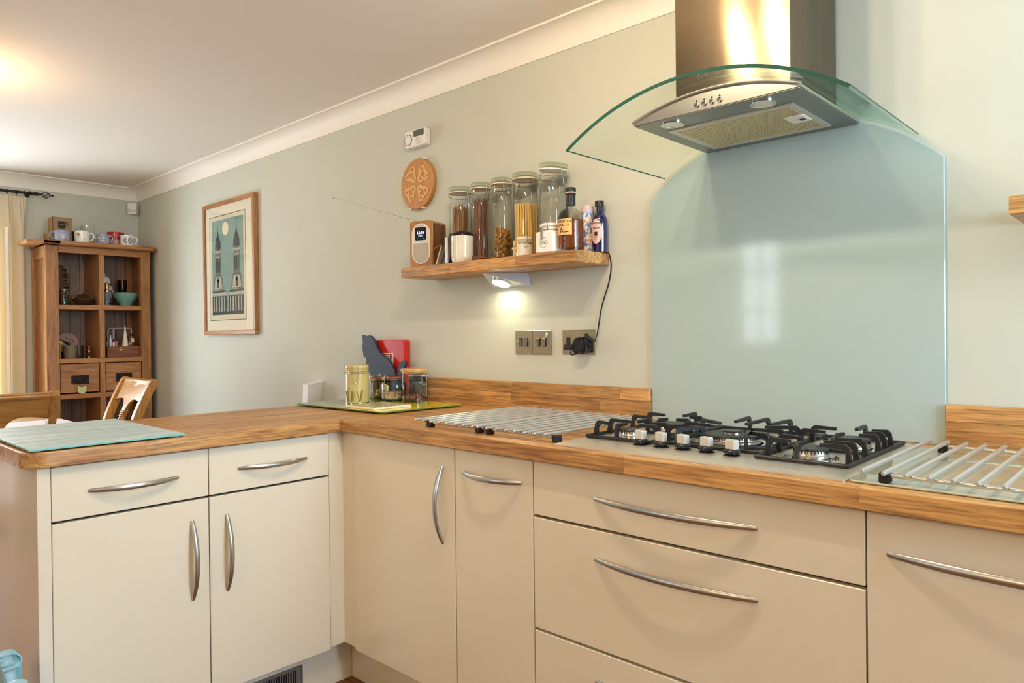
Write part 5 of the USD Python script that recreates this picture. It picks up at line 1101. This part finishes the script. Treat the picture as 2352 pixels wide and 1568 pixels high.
part('stopper', lathe([(.014, Z1 + .092), (.0145, Z1 + .108), (.011, Z1 + .112), (.012, Z1 + .130), (.009, Z1 + .152), (.003, Z1 + .165)], (-3.225, -.300, 0), 28), BRASS, t, world=True, label='gold stopper')
t = thing('turquoise_bowl', 'turquoise glazed bowl at the right of the upper right compartment', 'bowl', (-3.272, -.168, Z1))
part('bowl', lathe([(0, Z1), (.032, Z1), (.034, Z1 + .006), (.050, Z1 + .032), (.071, Z1 + .064), (.0765, Z1 + .090), (.074, Z1 + .091), (.068, Z1 + .066), (.046, Z1 + .034), (0, Z1 + .012)], (-3.272, -.168, 0), 48), plain('turquoise_glaze', s(112, 164, 150), .25, var=.14, vscale=40), t, world=True)
t = thing('amber_goblet', 'brown glass goblet standing behind the turquoise bowl', 'goblet', (-3.420, -.140, Z1))
part('glass_body', lathe([(0, Z1), (.032, Z1), (.006, Z1 + .012), (.006, Z1 + .08), (.026, Z1 + .10), (.031, Z1 + .15), (.029, Z1 + .19), (.027, Z1 + .19), (.029, Z1 + .15), (.023, Z1 + .104), (0, Z1 + .092)], (-3.420, -.140, 0), 36), clear('brown_glass', (.66, .46, .28), (.3, .18, .1)), t, world=True)
# lower left
t = thing('pottery_plaque', 'round pinkish pottery plaque with a face-like relief, leaning at the back', 'plaque', (-3.43, -.485, Z2_))
pl = mv(lathe([(.066, 0), (.070, .003), (.070, .007), (.066, .010)], n=48), ry=PI / 2 - .12)
pb = pl.bounds; pl.apply_translation([-3.432, -.485, Z2_ - pb[0][2] + .030])
part('disc', pl, plain('plaque_clay', s(186, 150, 138), .7, var=.05, vscale=30), t, world=True)
part('relief', [mv(torus((0, 0, 0), .013, .002, (1, 0, .12), 24, 6), (-3.4225, -.462, Z2_ + .112)), tube([(-3.4225, -.492, Z2_ + .100), (-3.420, -.490, Z2_ + .08), (-3.420, -.480, Z2_ + .062)], .0035, 6), ball((-3.423, -.488, Z2_ + .133), .0045, 1)], plain('plaque_dark', s(130, 92, 80), .7), t, world=True)
part('stand', [box(-3.442, -3.405, -.520, -.450, Z2_, Z2_ + .030, .002)], plain('stand_dark', s(46, 30, 22), .5), t, world=True)
STONE = plain('stoneware', s(124, 108, 88), .25, var=.12, vscale=30)
t = thing('stoneware_pot', 'grey-brown glazed stoneware pot with a dark spoon handle', 'pot', (-3.255, -.515, Z2_))
part('body', lathe([(0, Z2_), (.034, Z2_), (.036, Z2_ + .01), (.039, Z2_ + .05), (.0395, Z2_ + .074), (.042, Z2_ + .078), (.042, Z2_ + .085), (.036, Z2_ + .086), (.034, Z2_ + .05), (0, Z2_ + .03)], (-3.255, -.515, 0), 44), STONE, t, world=True)
t2 = thing('black_ladle', 'black ladle handle sticking out of the stoneware pot', 'ladle', (-3.25, -.53, Z2_ + .04))
part('handle', tube([(-3.250, -.505, Z2_ + .045), (-3.248, -.525, Z2_ + .093), (-3.243, -.555, Z2_ + .112), (-3.235, -.580, Z2_ + .122)], [.004, .008, .007, .004], 8), BLACK, t2, world=True)
mug_(-3.330, -.4475, .034, .085, 'dark brown pottery beaker behind the stoneware pot', plain('beaker_brown', s(70, 48, 34), .35), z=Z2_, name='beaker', cat='beaker')
single('yellow_flower', [ball((-3.21, -.583 + .004 * dx, Z2_ + .103 + .006 * dz), .0085, 1) for dx, dz in ((0, 0), (1, 1), (1, -1), (-.5, 1.4))] + [cyl((-3.215, -.582, Z2_), (-3.21, -.581, Z2_ + .10), .0018, n=6)], plain('flower_yellow', s(206, 178, 50), .6), 'yellow flower peeping out at the left of the lower compartment', 'flower')
t = thing('egg_cup', 'small copper-coloured egg cup goblet beside the divider', 'egg cup', (-3.25, -.4055, Z2_))
part('cup', lathe([(.0135, Z2_), (.013, Z2_ + .004), (.0055, Z2_ + .016), (.006, Z2_ + .024), (.0125, Z2_ + .034), (.0135, Z2_ + .045), (.009, Z2_ + .053), (.012, Z2_ + .064), (.0155, Z2_ + .074), (.014, Z2_ + .0745)], (-3.25, -.4055, 0), 32), plain('copper', s(186, 136, 96), .2, 1.0), t, world=True)
# lower right
BOXW = wood('box_wood', 'y', s(150, 88, 46), s(108, 56, 24), grain=30)
t = thing('wooden_box', 'low brown wooden box with a gold clasp', 'box', (-3.29, -.200, Z2_))
part('base', box(-3.362, -3.221, -.3045, -.0955, Z2_, Z2_ + .046, .0015), BOXW, t, world=True)
part('lid', box(-3.362, -3.221, -.3045, -.0955, Z2_ + .0463, Z2_ + .0715, .0015), BOXW, t, world=True)
part('clasp', [ball((-3.2195, -.219 + dy, Z2_ + z), .0058, 1, (.4, 1, 1)) for dy, z in ((-.006, .050), (.006, .050), (0, .062), (0, .043))], plain('gold', s(216, 190, 110), .25, 1.0), t, world=True)
ZX = Z2_ + .0717
t = thing('ring_cone', 'white ring-holder cone on the wooden box', 'ring holder', (-3.25, -.182, ZX))
part('cone', lathe([(.021, ZX), (.0205, ZX + .004), (.0015, ZX + .150)], (-3.25, -.182, 0), 36), plain('cone_white', s(236, 226, 206), .4), t, world=True)
t = thing('perfume_bottle', 'clear square perfume bottle with a cream label, right of the cone', 'bottle', (-3.252, -.141, ZX))
part('glass_body', rbox(-3.267, -3.237, -.1615, -.1195, ZX, ZX + .070, .004), clear('perfume_glass', (.90, .86, .72), (.5, .46, .36)), t, world=True)
part('bottle_label', box(-3.2368, -3.2362, -.152, -.129, ZX + .026, ZX + .056, 0), plain('label_cream', s(226, 196, 150), .6), t, world=True)
part('cap', lathe([(.009, ZX + .0702), (.009, ZX + .088)], (-3.252, -.141, 0), 24), BLACK, t, world=True)
t = thing('trinket_jar', 'tiny clear glass pot in front of the white cone', 'pot', (-3.2285, -.158, ZX))
part('glass_body', lathe([(0, ZX), (.012, ZX), (.013, ZX + .004), (.013, ZX + .030), (.011, ZX + .030), (.011, ZX + .005), (0, ZX + .004)], (-3.2285, -.158, 0), 28), GLASS, t, world=True)
part('ring', torus((-3.2140, -.160, ZX + .018), .008, .0018, (1, .2, .1), 22, 6), plain('gold', s(216, 190, 110), .25, 1.0), t, world=True)
t = thing('handle_frame', 'pale lilac arched handle frame behind the small bottles', 'frame', (-3.33, -.225, ZX))
part('arch', tube([(-3.335, -.2630, ZX), (-3.335, -.2630, ZX + .105), (-3.335, -.258, ZX + .118), (-3.335, -.250, ZX + .122), (-3.335, -.180, ZX + .124), (-3.335, -.120, ZX + .124), (-3.335, -.113, ZX + .118), (-3.335, -.110, ZX)], .0052, 8), plain('lilac_plastic', s(186, 174, 184), .35), t, world=True)
part('inner_arch', tube([(-3.335, -.2280, ZX), (-3.335, -.2280, ZX + .119)], .0075, 8), plain('lilac_plastic', s(186, 174, 184), .35), t, world=True)
for lab, yy, r_, h_, body, cap in (('grey nail-varnish bottle with a black cap, nearest the divider', -.2945, .0085, .034, s(104, 104, 102), s(24, 24, 26)), ('tall white nail-varnish bottle beside the grey one', -.2740, .0080, .052, s(222, 218, 220), s(226, 222, 224)),
                                   ('small white nail-varnish bottle with a black cap', -.2545, .0075, .026, s(226, 220, 222), s(24, 24, 26)), ('coral nail-varnish bottle with a white-topped cap', -.2385, .0090, .034, s(214, 108, 86), s(28, 24, 26))):
    t = thing('varnish_bottle', lab, 'bottle', (-3.252, yy, ZX))
    part('glass_body', lathe([(r_ * .9, ZX), (r_, ZX + .002), (r_, ZX + h_), (r_ * .6, ZX + h_ + .004)], (-3.252, yy, 0), 22), plain(f'varnish_{int(-yy * 1e4)}', body, .12), t, world=True)
    part('cap', lathe([(r_ * .62, ZX + h_ + .004), (r_ * .66, ZX + h_ + .005), (r_ * .5, ZX + h_ + .026)], (-3.252, yy, 0), 20), plain(f'varnish_cap_{int(-yy * 1e4)}', cap, .2), t, world=True)

# ------------------------------------------------------------------ curtain and pole
t = thing('curtain', 'cream pencil-pleat curtain hanging from the dark pole', 'curtain', (-3.44, -.83, 0))
def curtain_mesh(y0, y1, z0, z1, seed):
    q = random.Random(seed); n, m = 260, 34; V = []
    ph = [q.uniform(0, 6.28) for _ in range(4)]
    for j in range(m + 1):
        v = j / m; z = z1 - (z1 - z0) * v
        for i in range(n + 1):
            y = y0 + (y1 - y0) * i / n
            big = math.sin(2 * PI * y / .082 + ph[0] + .25 * math.sin(9 * y)); sm = math.sin(2 * PI * y / .020 + ph[1])
            k = min(1, v / .10)
            x = -3.440 + (.026 * big + .006 * math.sin(2 * PI * y / .05 + ph[2] + 2 * v)) * k + .0045 * sm * (1 - k) + .004 * math.sin(30 * y + 5 * v)
            V.append((x, y + .006 * math.sin(2 * PI * y / .082 + 1 + 2 * v) * k, z))
    V = np.array(V); F = []
    for j in range(m):
        for i in range(n):
            a = j * (n + 1) + i; F += [(a, a + 1, a + n + 2), (a, a + n + 2, a + n + 1)]
    F = np.array(F); back = V.copy(); back[:, 0] -= .0025; o = len(V)
    return trimesh.Trimesh(np.vstack([V, back]), np.vstack([F, F[:, ::-1] + o]), process=False)
FAB = raw('curtain_linen', {'t': ('texture_coordinate', {}), 'n': ('noise_texture', {'scale': 320.0, 'detail': 2}), 'b': ('bump', {'strength': .25, 'distance': .001}), 'p': ('principled_bsdf', {'base_color': s(242, 230, 206), 'roughness': .9}), 'tr': ('translucent_bsdf', {'color': s(244, 230, 200)}), 'm': ('mix_closure', {'fac': .4})},
    [('t.object', 'n.vector'), ('n.fac', 'b.height'), ('b.normal', 'p.normal'), ('p.BSDF', 'm.closure1'), ('tr.BSDF', 'm.closure2')], 'm.closure')
part('fabric', curtain_mesh(-.955, -.700, .03, 2.108, 3), FAB, t, world=True, smooth=60)
part('lining_edge', box(-3.404, -3.398, -.829, -.812, .05, 1.90, .002), plain('lining_white', s(250, 248, 244), .8), t, world=True, label='white lining strip')
PZ, PXX = 2.137, -3.432
POLE = plain('wrought_iron', s(40, 30, 26), .4, .4)
t = thing('curtain_pole', 'dark iron curtain pole with a twisted cage finial', 'curtain pole', (PXX, -1.4, PZ))
part('pole', cyl((PXX, -2.2, PZ), (PXX, -.640, PZ), .0085, n=18), POLE, t, world=True)
part('end_collar', [cyl((PXX, -.662, PZ), (PXX, -.638, PZ), .0115, n=18), cyl((PXX, -.640, PZ), (PXX, -.624, PZ), .0055, n=14)], POLE, t, world=True)
cage = []
for k in range(4):
    a0_ = k * PI / 2
    cage.append(tube([(PXX + .021 * math.sin(PI * u) ** .8 * math.cos(a0_ + 3.0 * u), -.624 + .056 * u, PZ + .021 * math.sin(PI * u) ** .8 * math.sin(a0_ + 3.0 * u)) for u in np.linspace(0.001, .999, 17)], .0026, 6))
part('finial', cage + [cyl((PXX, -.570, PZ), (PXX, -.561, PZ), .0036, n=10), ball((PXX, -.5565, PZ), .0062, 2)], POLE, t, world=True, label='twisted cage finial')
part('bracket', [box(-3.4985, PXX, -.690, -.680, PZ - .006, PZ + .006, .001), box(-3.4990, -3.493, -.697, -.673, PZ - .020, PZ + .020, .002), torus((PXX, -.685, PZ), .0115, .003, (0, 1, 0), 20, 6)], POLE, t, world=True)
for yk in (-.715, -.760, -.810, -.860, -.91, -.96, -1.01, -1.06): part('curtain_ring', torus((PXX, yk, PZ - .004), .0150, .0020, (0, 1, 0), 22, 6), POLE, t, world=True)

# ------------------------------------------------------------------ dining table and chairs
TB_X = wood('table_oak', 'y', s(222, 186, 134), s(180, 136, 84), grain=18)
t = thing('dining_table', 'pale oak dining table beyond the peninsula', 'table', (-2.375, -1.45, 0))
part('tabletop', slab(rounded(-2.86, -1.90, -2.12, -.785, .03, ('se', 'ne', 'nw', 'sw')), .712, .745), TB_X, t, world=True)
for lx in (-2.79, -1.94):
    for ly in (-2.05, -.855): part('leg', box(lx - .035, lx + .035, ly - .035, ly + .035, 0, .712, .004), TB_X, t, world=True)
part('apron', [box(-2.76, -1.97, y - .011, y + .011, .62, .7118, .001) for y in (-2.05, -.855)] + [box(x - .011, x + .011, -2.02, -.885, .62, .7118, .001) for x in (-2.79, -1.94)], TB_X, t, world=True)
CLOTH = plain('pink_cloth', s(236, 220, 218), .8, bump=.1, bscale=200)
single('table_runner', box(-2.43, -1.93, -2.10, -.790, .7452, .7495, .0015), CLOTH, 'pale pink cloth lying along the dining table', 'cloth')
CH = wood('chair_oak', 'z', s(206, 150, 82), s(160, 106, 50), tone=(.98, 1.1), rough=.22, grain=26, pores=.2)
CHX = wood('chair_oak_rail', 'x', s(206, 150, 82), s(160, 106, 50), tone=(.98, 1.1), rough=.16, grain=26, pores=.2, coat=.35)
def yprof(z): return .105 * max(0, (z - .60) / .355) ** 2 - .012 * math.sin(PI * min(1, max(0, (z - .45) / .4)))
def chair(label, loc, rotz, H=.955):
    """Front faces -y; the back curls away to +y at the top."""
    t = thing('dining_chair', label, 'chair', loc, rotz, group=None)
    W2 = .205
    for sg in (-1, 1):
        path = [(sg * W2, .045 * (1 - z / .45) ** 1.5 if z < .45 else yprof(z), z) for z in list(np.linspace(0, .45, 6)) + list(np.linspace(.50, H - .012, 14))]
        V = []
        P = np.array(path); T = np.gradient(P, axis=0); T /= np.linalg.norm(T, axis=1, keepdims=True)
        hw, hd = .016, .021
        for p_, tt in zip(P, T):
            nx = np.array([1, 0, 0]); ny = np.cross(tt, nx)
            V += [p_ + nx * a * hw + ny * b_ * hd for a, b_ in ((-1, -1), (1, -1), (1, 1), (-1, 1))]
        F = []
        for i in range(len(P) - 1):
            for k in range(4):
                a, b_ = 4 * i + k, 4 * i + (k + 1) % 4; F += [(a, b_, b_ + 4), (a, b_ + 4, a + 4)]
        n4 = 4 * (len(P) - 1); F += [(0, 2, 1), (0, 3, 2), (n4, n4 + 1, n4 + 2), (n4, n4 + 2, n4 + 3)]
        m = trimesh.Trimesh(np.array(V), np.array(F), process=False)
        if m.volume < 0: m.invert()
        end = hull([(sg * W2 + dx, cy_ + rr_ * math.cos(a), cz_ + rr_ * math.sin(a)) for dx in (-.0162, .0162) for cy_, cz_, rr_ in ((yprof(H) - .004, H - .012, .0215), (yprof(H - .07) + .001, H - .07, .0185)) for a in np.linspace(0, 2 * PI, 25)[:-1]])
        part('back_post', [m, end], CH, t, smooth=40)
        part('front_leg', hull([(sg * W2 + a * w, -.40 + b_ * w, z) for z, w in ((0, .014), (.43, .019)) for a in (-1, 1) for b_ in (-1, 1)]), CH, t)
    # top rail: curved board with a shaped lower edge
    n, m_ = 44, 16; A, B = [], []
    for i in range(n + 1):
        u = -1 + 2 * i / n; x = u * (W2 - .0165)
        tt = max(0, (abs(u) - .12) / .88)
        zl = H - .168 + (.064 * math.sqrt(max(0, 1 - (1 - min(1, tt / .42)) ** 2)) - (.016 * ((tt - .42) / .58) ** 2 if tt > .42 else 0))
        for j in range(m_ + 1):
            z = zl + (H - zl) * j / m_; th = .010 if j < m_ - 2 else .013
            dz = .0; yy = yprof(z); A.append((x, yy - th, z)); B.append((x, yy + th, z))
    V = np.vstack([A, B]); o = len(A); F = []
    idx = lambda i, j: i * (m_ + 1) + j
    for i in range(n):
        for j in range(m_):
            a, b_, c, d = idx(i, j), idx(i + 1, j), idx(i + 1, j + 1), idx(i, j + 1)
            F += [(a, b_, c), (a, c, d), (o + a, o + c, o + b_), (o + a, o + d, o + c)]
        for j in (0, m_):
            a, b_ = idx(i, j), idx(i + 1, j); F += [(a, o + a, o + b_), (a, o + b_, b_)] if j == 0 else [(a, o + b_, o + a), (a, b_, o + b_)]
    for i in (0, n):
        for j in range(m_):
            a, b_ = idx(i, j), idx(i, j + 1); F += [(a, b_, o + b_), (a, o + b_, o + a)] if i == 0 else [(a, o + b_, b_), (a, o + a, o + b_)]
    rail = trimesh.Trimesh(V, np.array(F), process=False)
    if rail.volume < 0: rail.invert()
    part('top_rail', [rail, cyl((-W2 + .016, yprof(H) - .003, H - .010), (W2 - .016, yprof(H) - .003, H - .010), .0165, n=18)], CHX, t, smooth=50)
    kz = H - .172
    part('splat_collar', [box(-.024, .024, yprof(z) - .014, yprof(z) + .014, z - .005, z + .005, .003) for z in (kz, kz - .011, kz - .022)], CH, t)
    for dx in (-.115, -.012, .092): part('splat_rib', tube([(dx * u ** .8 + (-.012 if dx < -.05 else .010 if dx > .05 else 0), yprof(kz - .02 - (kz - .50) * u), kz - .02 - (kz - .50) * u) for u in np.linspace(0, 1, 10)], .0085, 8), CH, t)
    part('back_rail', box(-W2 + .016, W2 - .016, -.018, .012, .455, .505, .003), CHX, t)
    part('seat', rbox(-.225, .225, -.425, -.020, .432, .458, .03), CHX, t)
    part('seat_rail', [box(-W2 + .017, W2 - .017, -.41, -.39, .37, .4315, .002)] + [box(sg * W2 - .01, sg * W2 + .01, -.385, -.018, .37, .4315, .002) for sg in (-1, 1)], CHX, t)
    return t
chair('oak dining chair against the back wall side of the table, glare on its back', (-2.205, -.565, 0), 0.0)
chair('oak dining chair nearest the peninsula, seen from behind at the left edge', (-1.74, -1.225, 0), -PI / 2, .945)

# ------------------------------------------------------------------ pale blue spray bottles by the end panel
BLU = plain('pale_blue_plastic2', s(122, 186, 204), .35)
BLU2 = plain('pale_blue_plastic3', s(150, 190, 206), .4)
t = thing('spray_bottle', 'pale blue trigger spray bottle standing by the end panel of the peninsula', 'spray bottle', (.036, -1.545, 0))
bx, by = .036, -1.545
part('bottle', lathe([(.034, 0), (.036, .004), (.036, .22), (.030, .265), (.017, .30), (.014, .315)], (bx, by, 0), 36), BLU, t, world=True)
part('collar', [lathe([(.018, .312 + .004 * k), (.0195, .3135 + .004 * k), (.018, .3158 + .004 * k)], (bx, by, 0), 30) for k in range(7)], BLU2, t, world=True)
part('spray_head', [rbox(bx - .052, bx + .030, by - .0145, by + .0145, .340, .432, .014, 'y', 6, .006), tube([(bx - .050, by, .405), (bx - .062, by, .404)], [.012, .010], 14)], BLU, t, world=True)
part('head_ribs', [mv(torus((0, 0, 0), .0185, .0022, (1, 0, .25), 22, 6), (bx - .044 + .011 * k, by, .420 + .001 * k)) for k in range(5)], BLU2, t, world=True)
part('trigger', [tube([(bx - .002, by - .016, .452), (bx + .026, by - .016, .436), (bx + .048, by - .014, .405), (bx + .054, by - .008, .350)], [.007, .0085, .0085, .006], 8, flat=((0, 1, 0), 1.5))] + [box(bx + .006 + .010 * k, bx + .020 + .010 * k, by - .030, by - .004, .449 - .008 * k, .455 - .008 * k, .001) for k in range(4)], BLU2, t, world=True)
t = thing('spray_bottle', 'second pale blue spray bottle, its round ribbed cap nearest the camera', 'spray bottle', (.232, -1.578, 0))
bx, by = .232, -1.578
part('bottle', lathe([(.028, 0), (.030, .004), (.030, .305), (.024, .350), (.016, .380)], (bx, by, 0), 36), BLU, t, world=True)
part('cap', [lathe([(.020, .377), (.022, .381), (.022, .437), (.019, .450), (.008, .456)], (bx, by, 0), 36)] + [lathe([(.0215, .387 + .009 * k), (.0230, .3895 + .009 * k), (.0215, .392 + .009 * k)], (bx, by, 0), 30) for k in range(6)], BLU2, t, world=True)

# ------------------------------------------------------------------ lamps of the room (above and behind the picture)
t = thing('ceiling_spotlight_bar', 'brass ceiling bar of three spotlights above the hob run', 'ceiling light', (1.10, -.97, 2.2))
part('bar', cyl((.88, -.97, CEIL - .03), (1.34, -.97, CEIL - .03), .012, n=16), BRASS, t, world=True)
part('ceiling_rose', lathe([(.06, CEIL - .028), (.06, CEIL - .0005)], (1.10, -.97, 0), 30), BRASS, t, world=True)
for k, lx in enumerate((.97, 1.10, 1.23)):
    part('spot_head', lathe([(.020, CEIL - .045), (.032, CEIL - .10), (.031, CEIL - .10), (.018, CEIL - .05)], (lx, -.97, 0), 26), BRASS, t, world=True)
    sphere_light(f'{t.path}/spot_bulb_{k}', np.array([lx, -.97, CEIL - .115]) - t.loc, .022, WARM, LAMP['spot'])
t = thing('pendant_lamp', 'open glass pendant lamp over the dining table', 'ceiling light', (-1.46, -1.46, 2.0))
part('cord', cyl((-1.46, -1.46, 2.09), (-1.46, -1.46, CEIL - .0005), .004, n=10), RUBBER, t, world=True)
part('shade', lathe([(.05, 2.09), (.14, 1.98), (.138, 1.978), (.048, 2.086)], (-1.46, -1.46, 0), 36), plain('opal_shade', s(240, 224, 190), .4, transmission_weight=.0), t, world=True)
sphere_light(t.path + '/pendant_bulb', np.array([-1.46, -1.46, 2.15]) - t.loc + np.array([.045, 0, 0]), 0.03, (1, .60, .27), LAMP['pendant'])

# oak sideboard behind the picture's left edge, mirrored in the glossy end panel
t = thing('sideboard', 'oak sideboard on the far wall, left of the window', 'sideboard', (-3.25, -2.6, 0))
part('body', box(-3.495, -3.05, -3.2, -2.0, .06, .84, .003), CASE_Y, t, world=True)
part('top', box(-3.497, -3.02, -3.23, -1.975, .84, .87, .003), CASE_Y, t, world=True)
for k in range(3):
    d = part('door', box(-3.05, -3.03, -3.19 + .397 * k, -2.80 + .397 * k, .08, .82, .002), CASE_Z, t, world=True)
    part('knob', ball((-3.022, -2.82 + .397 * k, .5), .012, 2), HM, d, world=True)

t = thing('globe_lamp', 'opal globe ceiling lamp behind the camera', 'ceiling light', (1.40, -3.2, 2.0))
part('ceiling_rose', lathe([(.05, CEIL - .025), (.055, CEIL - .0005)], (1.40, -3.2, 0), 30), BRASS, t, world=True)
part('stem', cyl((1.40, -3.2, 2.14), (1.40, -3.2, CEIL - .02), .008, n=12), BRASS, t, world=True)
sphere_light(t.path + '/globe_bulb', np.array([1.40, -3.2, 2.06]) - t.loc, .085, (1.0, .68, .34), LAMP['globe'])
